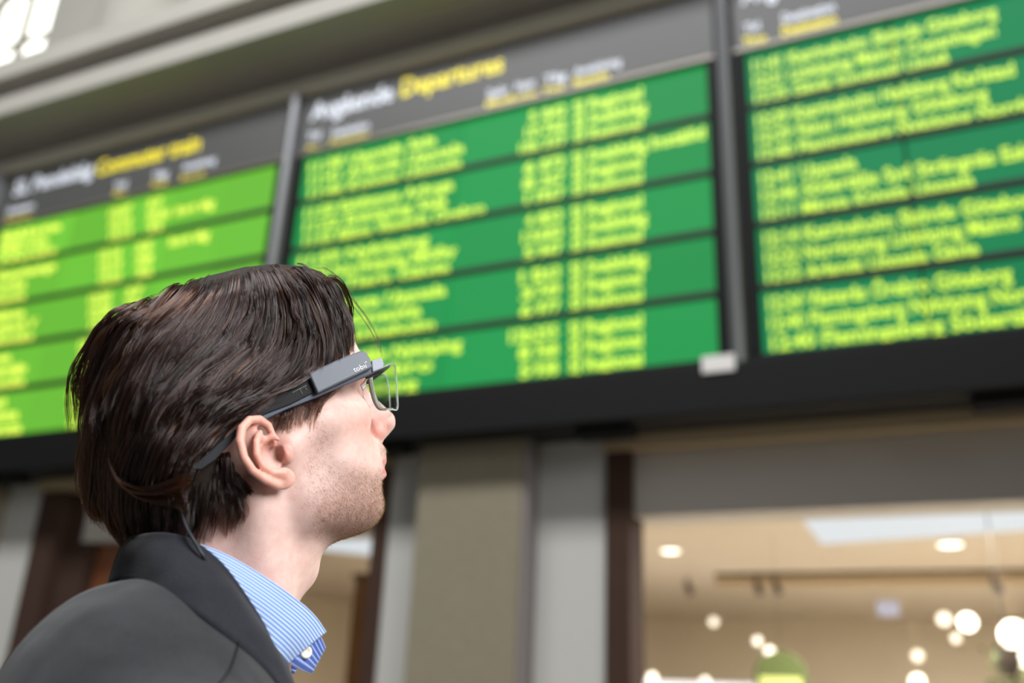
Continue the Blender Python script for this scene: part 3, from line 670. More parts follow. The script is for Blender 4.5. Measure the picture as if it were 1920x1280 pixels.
MID = fam([[(622, 640), (600, 690), (560, 722), (505, 756), (450, 790)], [(600, 610), (572, 675), (520, 728), (450, 775), (395, 815)], [(570, 585), (535, 660), (470, 725), (400, 780), (345, 835)], [(540, 560), (500, 640), (430, 710), (362, 770), (310, 850)],
           [(500, 540), (450, 620), (382, 690), (322, 762), (282, 860)], [(440, 530), (390, 610), (330, 680), (282, 762), (252, 872)], [(372, 540), (322, 620), (276, 690), (240, 780), (224, 892)],
           [(300, 570), (256, 640), (221, 720), (200, 812), (198, 912)], [(240, 600), (206, 660), (180, 740), (170, 830), (176, 922)]])
LOW = fam([[(448, 780), (400, 830), (368, 890), (352, 950), (338, 1030)], [(400, 775), (350, 845), (322, 910), (312, 970), (304, 1046)], [(345, 775), (298, 850), (278, 920), (276, 980), (284, 1056)], [(290, 765), (248, 850), (236, 920), (243, 985), (268, 1052)],
           [(235, 755), (204, 840), (198, 910), (210, 970), (246, 1042)], [(182, 745), (166, 830), (166, 900), (182, 958), (218, 1012)], [(150, 755), (147, 840), (154, 905), (172, 950), (206, 994)]])
TUFT = fam([[(196, 850), (222, 897), (262, 914), (308, 905), (352, 886)], [(200, 862), (230, 908), (272, 922), (318, 916), (364, 898)], [(206, 872), (236, 915), (280, 930), (322, 926), (364, 914)], [(212, 885), (244, 922), (292, 937), (330, 938), (358, 936)], [(225, 905), (255, 932), (295, 946), (328, 955), (346, 966)]], 7)
NAPE = fam([[(372, 860), (360, 920), (352, 975), (348, 1036)], [(405, 850), (400, 915), (398, 970), (392, 1038)], [(432, 845), (434, 900), (440, 955), (436, 1022)], [(440, 870), (454, 915), (468, 950), (470, 985)], [(446, 885), (468, 916), (486, 940), (494, 962)]], -4)
BURN = fam([[(655, 712), (630, 734), (606, 750), (588, 764)], [(622, 724), (606, 748), (594, 775), (586, 808)], [(594, 736), (584, 768), (576, 800), (570, 836)], [(566, 746), (556, 775), (548, 803), (543, 826)], [(540, 755), (530, 778), (524, 798), (520, 815)], [(516, 764), (512, 780), (509, 790), (507, 798)]], -6)
STR, RAD = [], []
rng = np.random.default_rng(11)
def noise1(n, amp):
    k = rng.normal(0, 1, (5, 3)); u = np.linspace(0, 1, n)[:, None]
    return amp*(k[0]*np.sin(3*u+k[1])+0.6*k[2]*np.sin(7*u+k[3])+0.3*k[4]*np.sin(13*u))*u
TONE = []
def grow(G, locks, subs, per, lock_w=0.5, sub_w=0.13, tip=0.3, depth=(0.0, 8.0), amp=1.6, cut=(0.65, 1.0), start=(0.0, 0.25), rad=0.18, root_dip=7.0, side=-1, flare=0.0, fly=0.45, tone=0.0):
    """locks > finer wisps > hairs, all following the traced guides"""
    u = np.linspace(0, 1, NP_)
    for _ in range(locks):
        ul = rng.uniform(0, len(G)-1); ln = noise1(NP_, amp); dl = rng.uniform(*depth); cl = rng.uniform(*cut); s_l = rng.uniform(*start); tone_l = tone+rng.normal(0, 0.5)
        for _s in range(subs):
            us_ = ul + rng.normal()*lock_w*0.5; sn = noise1(NP_, amp*0.45); ds = dl + rng.normal()*1.3; tone_s = tone_l+rng.normal(0, 0.8); cs = cl*rng.uniform(0.92, 1.04)
            for _k in range(per):
                du = rng.normal()*sub_w*0.5
                uu = (ul+(us_-ul)*((1-u)+0.55*u)) + du*((1-u)+tip*u) + flare*rng.normal()*u**3
                uu = np.clip(uu, 0, len(G)-1.001); i = uu.astype(int); t = (uu-i)[:, None]
                base = G[i, np.arange(NP_)]*(1-t)+G[i+1, np.arange(NP_)]*t
                L = min(1.0, cs*rng.uniform(0.93, 1.03)); s0 = min(s_l*rng.uniform(0.8, 1.2), 0.6)
                us = np.linspace(s0, L, NP_)*(NP_-1); j = np.minimum(us.astype(int), NP_-2); tt = (us-j)[:, None]; P = base[j]*(1-tt)+base[j+1]*tt
                nn = np.stack([P[:, 0]*0.55, P[:, 1]*1.6, (P[:, 2]-60)*0.55], 1); nn /= np.linalg.norm(nn, axis=1)[:, None]+1e-9
                dd = ds+rng.uniform(-0.7, 0.7) + root_dip*np.exp(-u/0.10)
                P = P - nn*dd[:, None] + ln + sn + noise1(NP_, fly)
                if side > 0: P = P*np.array([1, -1, 1])
                STR.append(P); r0 = rad*rng.uniform(0.7, 1.25); RAD.append(r0*np.interp(u, [0, 0.1, 0.75, 1], [0.9, 1, 0.9, 0.25])); TONE.append(tone_s+rng.normal(0, 0.4))
grow(TOP, 150, 7, 7, amp=2.3, depth=(-5, 9), start=(0.0, 0.30), cut=(0.6, 1.0))
grow(TOP, 70, 6, 7, depth=(2, 9), start=(0.0, 0.05), cut=(0.9, 1.0))
grow(MID, 95, 6, 6, depth=(-4.5, 8), start=(0.0, 0.35), cut=(0.65, 1.0), amp=3.0)
grow(LOW, 90, 6, 6, depth=(-2, 11), start=(0.0, 0.35), cut=(0.75, 1.0), amp=3.2)
grow(TUFT, 18, 6, 8, depth=(-2, 5), amp=1.2, cut=(0.86, 1.0), flare=0.35, start=(0, 0.1), root_dip=4, tone=1.2)
grow(NAPE, 60, 5, 8, depth=(3, 13), amp=2.0, cut=(0.4, 1.0), start=(0, 0.35), root_dip=4, rad=0.095)
grow(NAPE, 40, 3, 3, lock_w=2.2, depth=(4, 11), amp=2.2, cut=(0.45, 1.0), start=(0.1, 0.6), root_dip=3, rad=0.06, fly=0.9)
grow(BURN, 40, 3, 5, depth=(-5, 0.5), amp=0.8, cut=(0.35, 1.0), root_dip=4, rad=0.075, tone=0.8)
for g, n in ((TOP, 80), (MID, 34), (LOW, 34)): grow(g, n, 6, 6, depth=(-2, 8), side=1)
# loose single hairs over the surface, and the lock that falls in front of the forehead
for g in (TOP, MID, LOW): grow(g, 90, 1, 2, depth=(-3.5, 0.5), amp=4.5, fly=0.8, rad=0.09)
for pts, n in (([(592, 508), (634, 535), (672, 574), (698, 612), (711, 642), (716, 668)], 9), ([(600, 507), (640, 548), (675, 590), (700, 628), (713, 660)], 7), ([(596, 503), (612, 504), (640, 524), (668, 566), (696, 606)], 5), ([(628, 536), (648, 570), (659, 610), (664, 652)], 8), ([(640, 545), (655, 575), (662, 610), (660, 640)], 6)):
    base = resample([np.array([*(np.array(hp(px, py, -0.018))*1000), 0])[[0, 2, 1]]+np.array([0, -18.0, 0]) for px, py in pts], NP_)
    for _ in range(n):
        STR.append(base + noise1(NP_, 0.35)+rng.normal(0, 1, 3)*np.linspace(0.7, 0.15, NP_)[:, None]); RAD.append(0.085*np.interp(np.linspace(0, 1, NP_), [0, .8, 1], [1, 0.8, 0.2]))
# short beard: curved bristles over the jaw, chin and upper lip
def vert_normals(V, Q):
    n = np.zeros_like(V); a = V[Q[:, 2]]-V[Q[:, 0]]; b_ = V[Q[:, 3]]-V[Q[:, 1]]; c = np.cross(a, b_)
    for k in range(4): np.add.at(n, Q[:, k], c)
    return n/(np.linalg.norm(n, axis=1)[:, None]+1e-12)
HN = vert_normals(V1, Q1)
BST, BRD = [], []
TONE += [0.0]*(len(STR)-len(TONE))
pr_ = bd*(V1[:, 1] < 30)
pr_ = pr_**1.3*(0.75+1.0*np.clip((-z-25)/45, 0, 1)); pick = rng.choice(len(V1), 20000, p=pr_/pr_.sum())
NB = 5
for i in pick:
    n = HN[i]; dn = np.array([0.25, 0, -1.0]) if V1[i, 0] < 60 else np.array([0.45, 0, -0.9]); dn = dn - n*(dn @ n); dn /= np.linalg.norm(dn)+1e-9
    d = n*rng.uniform(0.25, 0.6)+dn*rng.uniform(0.6, 1.0)+rng.normal(0, 0.28, 3); L = rng.uniform(1.2, 2.7)*(0.6+0.5*bd[i])
    p0 = V1[i]+rng.normal(0, 0.5, 3)-n*0.3; t = np.linspace(0, 1, NB)[:, None]
    BST.append(p0+d*L*t - n*(0.35*L)*t*t); BRD.append(np.interp(t[:, 0], [0, 1], [0.05, 0.018]))
# eyebrows and lashes
for s in (-1, 1):
    for _ in range(420):
        t = rng.uniform(0, 1); c = np.array([np.interp(t, [0, .5, 1], [112, 108.5, 91]), s*np.interp(t, [0, .5, 1], [10, 31, 52]), np.interp(t, [0, .5, 1], [45, 48, 42])])+rng.normal(0, 1.5, 3)*np.array([.3, 1, 1])
        j = np.argmin(((V1[::7]-c)**2).sum(1)); p0 = V1[::7][j]; n = HN[::7][j]; d = np.array([-0.3, s*0.8, 0.35])+n*0.35; L = rng.uniform(4, 8); u = np.linspace(0, 1, NB)[:, None]
        BST.append(p0+d*L*u); BRD.append(np.interp(u[:, 0], [0, 1], [0.08, 0.02]))
    for _ in range(46):
        a = rng.uniform(-1, 1); p0 = np.array([94.5-3.5*abs(a)**2, s*(32+12*a), 35.2-1.2*a*a]); L = rng.uniform(6, 9); u = np.linspace(0, 1, NB)[:, None]
        BST.append(p0+np.array([1, s*(0.25+0.3*a), 0.1])*L*u+np.array([0, 0, 1])*L*0.5*u*u); BRD.append(np.interp(u[:, 0], [0, 1], [0.09, 0.02]))
def hair_obj(name, strands, rads, m, tone=None):
    n = len(strands); hc = bpy.data.hair_curves.new(name); hc.add_curves([len(s) for s in strands])
    P = head_to_person(np.concatenate(strands)/1000.0); hc.points.foreach_set('position', P.astype(np.float32).ravel())
    hc.points.foreach_set('radius', (np.concatenate(rads)/1000.0).astype(np.float32))
    ta = hc.attributes.new('tone', 'FLOAT', 'CURVE'); ta.data.foreach_set('value', np.asarray(tone if tone is not None else rng.normal(0, 0.6, n), np.float32))
    hc.materials.append(m); o = bpy.data.objects.new(name, hc); COL.objects.link(o); o.parent = person; return o
def hair_mat(name, melanin, red, rough, rand):
    m = bpy.data.materials.new(name); m.use_nodes = True; nt = m.node_tree
    nt.nodes.remove(nt.nodes['Principled BSDF']); h = nt.nodes.new('ShaderNodeBsdfHairPrincipled'); h.parametrization = 'MELANIN'
    h.inputs['Melanin'].default_value = melanin; h.inputs['Melanin Redness'].default_value = red; h.inputs['Roughness'].default_value = rough; h.inputs['Radial Roughness'].default_value = 0.35
    h.inputs['Random Color'].default_value = rand; h.inputs['Random Roughness'].default_value = 0.2; h.inputs['Coat'].default_value = 0.1
    ta = nt.nodes.new('ShaderNodeAttribute'); ta.attribute_name = 'tone'; mr = nt.nodes.new('ShaderNodeMapRange'); mr.inputs['From Min'].default_value = -2.2; mr.inputs['From Max'].default_value = 2.2
    mr.inputs['To Min'].default_value = melanin+0.09; mr.inputs['To Max'].default_value = melanin-0.26; nt.links.new(ta.outputs['Fac'], mr.inputs['Value']); nt.links.new(mr.outputs[0], h.inputs['Melanin'])
    nt.links.new(h.outputs[0], nt.nodes['Material Output'].inputs['Surface']); return m
hm = hair_mat('dark_brown_hair', 0.90, 0.40, 0.22, 0.12)
tag(hair_obj('hair', STR, RAD, hm, TONE), 'dark brown swept-back hair with flicked ends')
tag(hair_obj('beard', BST, BRD, hair_mat('brown_bristle', 0.70, 0.5, 0.35, 0.3)), 'short brown stubble, brows and lashes')
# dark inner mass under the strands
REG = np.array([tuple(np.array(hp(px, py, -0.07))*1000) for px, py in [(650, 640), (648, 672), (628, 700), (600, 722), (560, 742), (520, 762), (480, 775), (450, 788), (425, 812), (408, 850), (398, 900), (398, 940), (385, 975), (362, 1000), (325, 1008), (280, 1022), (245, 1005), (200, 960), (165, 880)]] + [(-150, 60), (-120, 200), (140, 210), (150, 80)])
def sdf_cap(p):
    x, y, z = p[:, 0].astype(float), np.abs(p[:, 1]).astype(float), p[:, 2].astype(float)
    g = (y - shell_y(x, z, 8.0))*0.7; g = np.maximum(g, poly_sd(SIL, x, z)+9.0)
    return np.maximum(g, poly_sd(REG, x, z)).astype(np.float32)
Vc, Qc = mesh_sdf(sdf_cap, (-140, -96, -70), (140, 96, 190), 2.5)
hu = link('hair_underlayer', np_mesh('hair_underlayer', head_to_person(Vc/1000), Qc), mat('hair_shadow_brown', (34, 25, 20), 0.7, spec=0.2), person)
# ================================================================== clothes
def cloth(name, rgb, rough=0.85, weave=520.0, amt=0.42, sheen=0.25, bump=0.35):
    m = bpy.data.materials.new(name); m.use_nodes = True; nt = m.node_tree; b = nt.nodes['Principled BSDF']
    c = lin(rgb); tc = nt.nodes.new('ShaderNodeTexCoord'); n = nt.nodes.new('ShaderNodeTexNoise'); n.inputs['Scale'].default_value = weave; n.inputs['Detail'].default_value = 3
    n2 = nt.nodes.new('ShaderNodeTexNoise'); n2.inputs['Scale'].default_value = 22; n2.inputs['Detail'].default_value = 5
    ad = nt.nodes.new('ShaderNodeMath'); ad.operation = 'ADD'
    mx = nt.nodes.new('ShaderNodeMix'); mx.data_type = 'RGBA'; mx.inputs[6].default_value = (*[v*(1-2*amt) for v in c], 1); mx.inputs[7].default_value = (*[v*(1+2*amt) for v in c], 1)
    hf = nt.nodes.new('ShaderNodeMath'); hf.operation = 'MULTIPLY'; hf.inputs[1].default_value = 0.5
    nt.links.new(tc.outputs['Object'], n.inputs['Vector']); nt.links.new(tc.outputs['Object'], n2.inputs['Vector'])
    nt.links.new(n.outputs['Fac'], ad.inputs[0]); nt.links.new(n2.outputs['Fac'], ad.inputs[1]); nt.links.new(ad.outputs[0], hf.inputs[0]); nt.links.new(hf.outputs[0], mx.inputs[0])
    nt.links.new(mx.outputs[2], b.inputs['Base Color'])
    bp = nt.nodes.new('ShaderNodeBump'); bp.inputs['Strength'].default_value = bump; bp.inputs['Distance'].default_value = 0.0008; nt.links.new(n.outputs['Fac'], bp.inputs['Height'])
    b2 = nt.nodes.new('ShaderNodeBump'); b2.inputs['Strength'].default_value = 0.55; b2.inputs['Distance'].default_value = 0.02; n3 = nt.nodes.new('ShaderNodeTexNoise'); n3.inputs['Scale'].default_value = 14; n3.inputs['Detail'].default_value = 2
    nt.links.new(tc.outputs['Object'], n3.inputs['Vector']); nt.links.new(n3.outputs['Fac'], b2.inputs['Height']); nt.links.new(bp.outputs['Normal'], b2.inputs['Normal']); nt.links.new(b2.outputs['Normal'], b.inputs['Normal'])
    b.inputs['Roughness'].default_value = rough; b.inputs['Specular IOR Level'].default_value = 0.2; b.inputs['Sheen Weight'].default_value = sheen; b.inputs['Sheen Roughness'].default_value = 0.5
    return m
def stripe_mat(name, base, line, n, width=0.32, axis=1):
    m = bpy.data.materials.new(name); m.use_nodes = True; nt = m.node_tree; b = nt.nodes['Principled BSDF']
    uv = nt.nodes.new('ShaderNodeUVMap'); sp = nt.nodes.new('ShaderNodeSeparateXYZ'); nt.links.new(uv.outputs[0], sp.inputs[0])
    mu = nt.nodes.new('ShaderNodeMath'); mu.operation = 'MULTIPLY'; mu.inputs[1].default_value = n; nt.links.new(sp.outputs[axis], mu.inputs[0])
    fr = nt.nodes.new('ShaderNodeMath'); fr.operation = 'PINGPONG'; fr.inputs[1].default_value = 0.5; nt.links.new(mu.outputs[0], fr.inputs[0])
    mr = nt.nodes.new('ShaderNodeMapRange'); mr.inputs['From Min'].default_value = width*0.5-0.07; mr.inputs['From Max'].default_value = width*0.5+0.07; nt.links.new(fr.outputs[0], mr.inputs['Value'])
    mx = nt.nodes.new('ShaderNodeMix'); mx.data_type = 'RGBA'; mx.inputs[6].default_value = (*lin(line), 1); mx.inputs[7].default_value = (*lin(base), 1); nt.links.new(mr.outputs[0], mx.inputs[0])
    nt.links.new(mx.outputs[2], b.inputs['Base Color']); b.inputs['Roughness'].default_value = 0.8; b.inputs['Specular IOR Level'].default_value = 0.2; b.inputs['Sheen Weight'].default_value = 0.15
    return m
def loft(name, rows, m, parent, nu=60, nv=9, thick=0.0016, bulge=0.0, close=False):
    """sheet through two or more space curves (mm, person frame), with UVs: u along, v across"""
    R = [resample(r, nu) for r in rows]; R = np.array(R); S = np.array([resample(R[:, i], nv) for i in range(nu)])     # nu x nv x 3
    if bulge:
        t = np.linspace(0, 1, nv); c = np.array([-25, 0, -150.0]); d = S-c; d[:, :, 2] *= 0.4; d /= np.linalg.norm(d, axis=2)[:, :, None]; S = S + d*(bulge*4*t*(1-t))[None, :, None]
    V = S.reshape(-1, 3)/1000; Q = np.array([[i*nv+j, (i+1)*nv+j, (i+1)*nv+j+1, i*nv+j+1] for i in range(nu-1) for j in range(nv-1)])
    me = np_mesh(name, V, Q); uvl = me.uv_layers.new(name='UVMap')
    li = np.empty(len(me.loops), np.int32); me.loops.foreach_get('vertex_index', li)
    uvl.data.foreach_set('uv', np.stack([(li//nv)/(nu-1), (li % nv)/(nv-1)], 1).astype(np.float32).ravel())
    o = link(name, me, m, parent); so = o.modifiers.new('thickness', 'SOLIDIFY'); so.thickness = thick; so.offset = 0.0
    return o
jk = cloth('charcoal_wool', (36, 37, 39), sheen=0.12); jk2 = cloth('charcoal_wool_collar_shade', (31, 32, 38), sheen=0.1)  # second wool, for the collar: same cloth with bluish shade put into its colour
def sdf_jacket(p):
    p = p.copy(); p[:, 1] = np.abs(p[:, 1])
    f = ell(p, (-48, 0, -300), (122, 172, 190))
    f = smin(f, cone(p, (-52, 60, -185), (-58, 165, -234), 70, 62), 40)
    f = smin(f, ell(p, (-92, 66, -207), (75, 95, 100)), 40)
    f = smin(f, cone(p, (-60, 0, -150), (-64, 40, -168), 54, 60), 40)
    f = smin(f, ell(p, (-35, 0, -660), (130, 185, 330)), 90)
    f = smin(f, cone(p, (-55, 185, -250), (-65, 245, -520), 66, 56), 40)
    f = smin(f, cone(p, (-65, 245, -520), (30, 230, -765), 54, 42), 20)
    f = smax(f, -(p[:, 2]+890), 6)                                              # hem
    f = smax(f, -(cone(p, (30, 230, -770), (45, 226, -830), 36, 36)), 3)        # cuff opening
    v = np.abs(p[:, 1]) - np.clip((p[:, 2]+560)*0.17, 0, 60); f = smax(f, -np.maximum(v, 10-p[:, 0]), 6)   # front opening
    f = smax(f, -cone(p, (-30, 0, -60), (-45, 0, -190), 71, 62), 8)             # neck opening
    return f
Vj, Qj = mesh_sdf(sdf_jacket, (-230, -340, -900), (150, 340, -80), 4.0)
# soft folds across the shoulder
Vj = Vj + (1.3*np.sin(Vj[:, 0]/17+Vj[:, 2]/23+1.5*np.sin(Vj[:, 1]/41))*np.sin(Vj[:, 1]/29+0.6) + 0.9*np.sin(Vj[:, 0]/31-Vj[:, 1]/26))[:, None]*np.array([0.5, 0.4, 0.75])
jacket = link('jacket', np_mesh('jacket', Vj/1000, Qj), jk, person)
def surf(P, f, n=12):
    P = np.array(P, np.float32)
    for _ in range(n):
        d = f(P); g = np.stack([f(P+np.eye(3, dtype=np.float32)[k]*0.5)-f(P-np.eye(3, dtype=np.float32)[k]*0.5) for k in range(3)], 1)
        g /= np.linalg.norm(g, axis=1)[:, None]+1e-9; P = P-g*d[:, None]
    return P+g*0.8
seam_m = mat('seam_thread', (18, 18, 20), 0.8, spec=0.1)
for s in (-1, 1):
    for L in ([(-25, 118, -140), (-34, 142, -160), (-44, 168, -178), (-52, 190, -200)], [(-150, 140, -230), (-130, 160, -195), (-95, 178, -178), (-55, 190, -190), (-15, 186, -225), (5, 175, -280)]):
        q = surf(resample(L, 40), sdf_jacket); bm = bmesh.new(); tube_mesh(bm, [(a*0.001, s*b_*0.001, c*0.001) for a, b_, c in q.tolist()], 0.0005, 6); fin(bm, 'seam', seam_m, jacket, True)
tag(jacket, 'charcoal wool blazer')
FOLD = [(-99, 0, -70), (-95, 36, -71), (-82, 66, -71), (-64, 79, -74), (-46, 87, -84), (-30, 91, -98), (-8, 89, -121), (6, 84, -138), (22, 77, -162), (48, 64, -210), (78, 46, -300), (96, 20, -420), (100, 6, -520)]
LEAF = [(-103, 0, -98), (-98, 44, -98), (-77, 90, -108), (-52, 117, -124), (-30, 122, -138), (-6, 118, -154), (14, 113, -172), (34, 112, -200), (52, 116, -235), (74, 108, -285), (96, 86, -350), (104, 46, -440), (102, 10, -525)]
STAND = [(-96, 0, -100), (-90, 30, -100), (-74, 58, -98), (-56, 70, -100), (-40, 76, -108), (-26, 80, -122), (-8, 78, -140), (2, 74, -156), (14, 68, -178), (36, 58, -220), (64, 42, -305), (84, 18, -425), (92, 4, -520)]
def sgn(L, s): return [(x, s*y, z) for x, y, z in L]
for s in (-1, 1):
    loft('jacket_collar', [sgn(STAND, s), sgn([(a[0]*0.6+b_[0]*0.4, a[1]*0.6+b_[1]*0.4, max(a[2], b_[2])+2) for a, b_ in zip(FOLD, STAND)], s), sgn(FOLD, s), sgn([((a[0]+b_[0])/2, (a[1]+b_[1])/2+3, (a[2]+b_[2])/2+4) for a, b_ in zip(FOLD, LEAF)], s), sgn(LEAF, s)], jk2, jacket, nu=90, nv=21, thick=0.0035)
# shirt
sm = stripe_mat('striped_shirting', (108, 138, 190), (196, 210, 232), 15); sm2 = stripe_mat('striped_shirting_body', (108, 138, 190), (196, 210, 232), 40, axis=0)
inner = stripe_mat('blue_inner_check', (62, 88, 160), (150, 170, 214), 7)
def sdf_shirt(p):
    p = p.copy(); p[:, 1] = np.abs(p[:, 1])
    f = ell(p, (-42, 0, -330), (112, 158, 205)); f = smin(f, cone(p, (-38, 0, -135), (-46, 60, -215), 58, 56), 40); f = smin(f, ell(p, (-35, 0, -660), (112, 165, 300)), 80)
    f = smax(f, -cone(p, (-10, 0, -60), (-38, 0, -150), 62, 57), 4)
    v = p[:, 1] - np.clip((p[:, 2]+260)*0.22, 0, 40); f = smax(f, -np.maximum(v, 5-p[:, 0]), 5)
    return f
Vs, Qs = mesh_sdf(sdf_shirt, (-190, -220, -900), (130, 220, -85), 5.0)
me = np_mesh('shirt', Vs/1000, Qs); uvl = me.uv_layers.new(name='UVMap'); li = np.empty(len(me.loops), np.int32); me.loops.foreach_get('vertex_index', li)
uvl.data.foreach_set('uv', np.stack([np.arctan2(Vs[li, 1], Vs[li, 0]+40)/3.0, Vs[li, 2]/300], 1).astype(np.float32).ravel())
shirt = tag(link('shirt', me, sm2, person), 'blue and white striped shirt')
TOPE = [(-86, 0, -66), (-80, 34, -68), (-62, 61, -69), (-35, 76, -77), (-2, 73, -91), (29, 53, -104), (45, 42, -113), (57, 33, -123)]
BOTE = [(-102, 0, -86), (-95, 44, -88), (-68, 75, -97), (-40, 84, -110), (-12, 84, -127), (6, 79, -139), (16, 71, -145), (23, 61, -149)]
for s in (-1, 1):
    c = loft('shirt_collar', [sgn(TOPE, s), sgn([((a[0]+b_[0])/2, (a[1]+b_[1])/2+4, (a[2]+b_[2])/2+1) for a, b_ in zip(TOPE, BOTE)], s), sgn(BOTE, s)], sm, shirt, nu=70, nv=15, thick=0.0014)
    # collar stand inside the fold, open at the throat, with its darker inner face
    inn = [(x*0.97-1, y*0.93, z-1) for x, y, z in TOPE]; innb = [(-90, 0, -92), (-84, 34, -96), (-64, 62, -104), (-38, 76, -116), (-4, 74, -134), (24, 60, -147), (38, 46, -152), (50, 30, -154)]
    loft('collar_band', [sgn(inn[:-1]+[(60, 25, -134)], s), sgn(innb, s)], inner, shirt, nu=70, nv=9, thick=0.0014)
x_, z_ = wp(573, 1222, -0.047)
bm = bmesh.new(); lathe(bm, [(0.0002, 0.0011), (0.0024, 0.0010), (0.0036, 0.0018), (0.0046, 0.0015), (0.0050, 0.0004), (0.0048, -0.0006)], (0, 0, 0), seg=28)
bt = fin(bm, 'collar_button', mat('pearl_button', (214, 206, 192), 0.3), shirt, True); bt.location = (x_, -0.047, z_); bt.rotation_euler = Vector((0.15, -1, 0.12)).to_track_quat('Z', 'Y').to_euler()
# trousers and shoes, below the frame
def sdf_legs(p):
    p = p.copy(); p[:, 1] = np.abs(p[:, 1])
    f = ell(p, (-38, 0, -850), (112, 165, 120)); f = smin(f, cone(p, (-40, 88, -880), (-32, 96, -1250), 84, 66), 40); f = smin(f, cone(p, (-32, 96, -1250), (-48, 97, -1650), 64, 58), 20)
    return smax(smax(f, p[:, 2]+800, 5), -(p[:, 2]+1662), 4)
Vt, Qt = mesh_sdf(sdf_legs, (-170, -200, -1690), (110, 200, -780), 8.0)
tag(link('trousers', np_mesh('trousers', Vt/1000, Qt), cloth('dark_trouser_cloth', (40, 42, 52)), person), 'dark cloth trousers')
zf = -PO[2]*1000
def sdf_shoe(p):
    f = cone(p, (-60, 0, zf+44), (80, 0, zf+34), 42, 36); f = smin(f, ell(p, (105, 0, zf+26), (65, 40, 30)), 25); return smax(f, -(p[:, 2]-zf), 2)
Vh, Qh = mesh_sdf(sdf_shoe, (-120, -60, zf-14), (190, 60, zf+110), 5.0)
for s in (-1, 1):
    sh = link('shoe', np_mesh('shoe', (Vh+np.array([0, s*100, 0]))/1000, Qh), mat('black_leather', (30, 28, 27), 0.35), person)

# ================================================================== eye-tracking glasses
GM = PM @ Matrix.Rotation(-TH, 4, 'Y')
gl = empty('eye_tracking_glasses'); gl.matrix_world = GM
tag(gl, 'grey wearable eye-tracking glasses with clear visor and white lettering', 'glasses')
gmod = mat('slate_grey_plastic', (82, 88, 98), 0.42, noise=0.04, scale=400, bump=0.06, bscale=2500)
garm = mat('navy_grey_plastic', (62, 70, 86), 0.5, noise=0.08, scale=900, bump=0.15, bscale=2500)
gblk = mat('black_gloss_plastic', (8, 8, 9), 0.6, spec=0.25); gtip = mat('rubber_tip', (30, 33, 37), 0.7, spec=0.3)
gpale = mat('speckled_grey_plastic', (150, 154, 168), 0.5, noise=0.35, scale=2200)
def plate(name, pts, y0, y1, m, parent=gl, bevel=0.0008, side=-1):
    """px outline on the wearer's side plane, given real thickness (mm)"""
    bm = bmesh.new(); n = len(pts)
    P = [hp(a, b_, y0/1000.0) for a, b_ in pts]
    A = [bm.verts.new((x, y0/1000.0, z)) for x, z in P]; B2 = [bm.verts.new((x, y1/1000.0, z)) for x, z in P]
    for i in range(n): bm.faces.new((A[i], A[(i+1) % n], B2[(i+1) % n], B2[i]))
    bm.faces.new(A); bm.faces.new(B2[::-1]); bmesh.ops.recalc_face_normals(bm, faces=bm.faces)
    if bevel: bmesh.ops.bevel(bm, geom=list(bm.edges), offset=bevel, segments=2, affect='EDGES', profile=0.6, clamp_overlap=True)
    if side > 0: bmesh.ops.scale(bm, vec=(1, -1, 1), verts=bm.verts)
    return fin(bm, name, m, parent)
for s in (-1, 1):
    plate('temple_arm', [(719, 690), (700, 699), (644, 723), (594, 745), (540, 766), (497, 786), (470, 792), (470, 782), (487, 768), (540, 741), (584, 716), (640, 700), (697, 676), (716, 671)], -82, -76, garm, side=s)
    mdl = plate('sensor_module', [(579, 699), (600, 689), (628, 676), (655, 665), (675, 657.5), (682, 657), (688, 661), (694, 672), (699, 688), (672, 701), (640, 716), (596, 737)], -88, -78, gmod, bevel=0.0012, side=s)
    plate('hinge_cover', [(584, 716), (590, 735), (545, 758), (500, 775), (470, 790), (455, 792), (478, 766), (520, 740), (560, 716), (577, 703)], -83.5, -76.5, gblk, side=s)
    plate('ear_tip', [(470, 782), (441, 805), (413, 828), (390, 849), (371, 866), (361, 876), (364, 880), (378, 879), (403, 862), (434, 829), (452, 806), (474, 792)], -81, -76.5, gtip, side=s)
    plate('front_block', [(697, 676), (716, 670), (720, 682), (718, 690), (699, 697)], -83.5, -70, gpale, side=s)
    plate('lens_clip', [(690, 699), (717, 691), (717, 696), (693, 705)], -76, -66, gblk, side=s, bevel=0.0004)
# lettering on the camera-side module
x0, z0 = hp(664.5, 697.5, -0.0883); x1, z1 = hp(688, 688.5, -0.0883)
ang = math.atan2(z1-z0, x1-x0)
lt = mat('white_print', (226, 230, 236), 0.5)
t = text('tobıı', Vector((x0, -0.0883, z0)), 0.0058, lt, gl, fit=math.hypot(x1-x0, z1-z0), ext=0.00005, off=0.006)
t.rotation_euler = (Matrix.Rotation(-ang, 3, 'Y') @ Matrix.Rotation(math.pi/2, 3, 'X')).to_euler()
for (pa, pb) in (((683.3, 681.2), (684.2, 680.4)), ((684.8, 679.6), (687.0, 677.6))):
    a = hp(*pa, -0.0883); b_ = hp(*pb, -0.0883); bm = bmesh.new(); tube_mesh(bm, [(a[0], -0.0883, a[1]), (b_[0], -0.0883, b_[1])], 0.00038, 8); fin(bm, 'letter_accent', lt, gl)
# printed marks on the black hinge cover
for pts in ([(548, 736), (575, 722)], [(562, 729), (567, 739)], [(572, 726), (575, 731)]):
    P = [(hp(px, py, -0.0838)) for px, py in pts]; bm = bmesh.new(); tube_mesh(bm, [(x, -0.0838, z) for x, z in P], 0.0003, 6); fin(bm, 'printed_mark', mat('grey_print', (120, 120, 112), 0.5), gl)
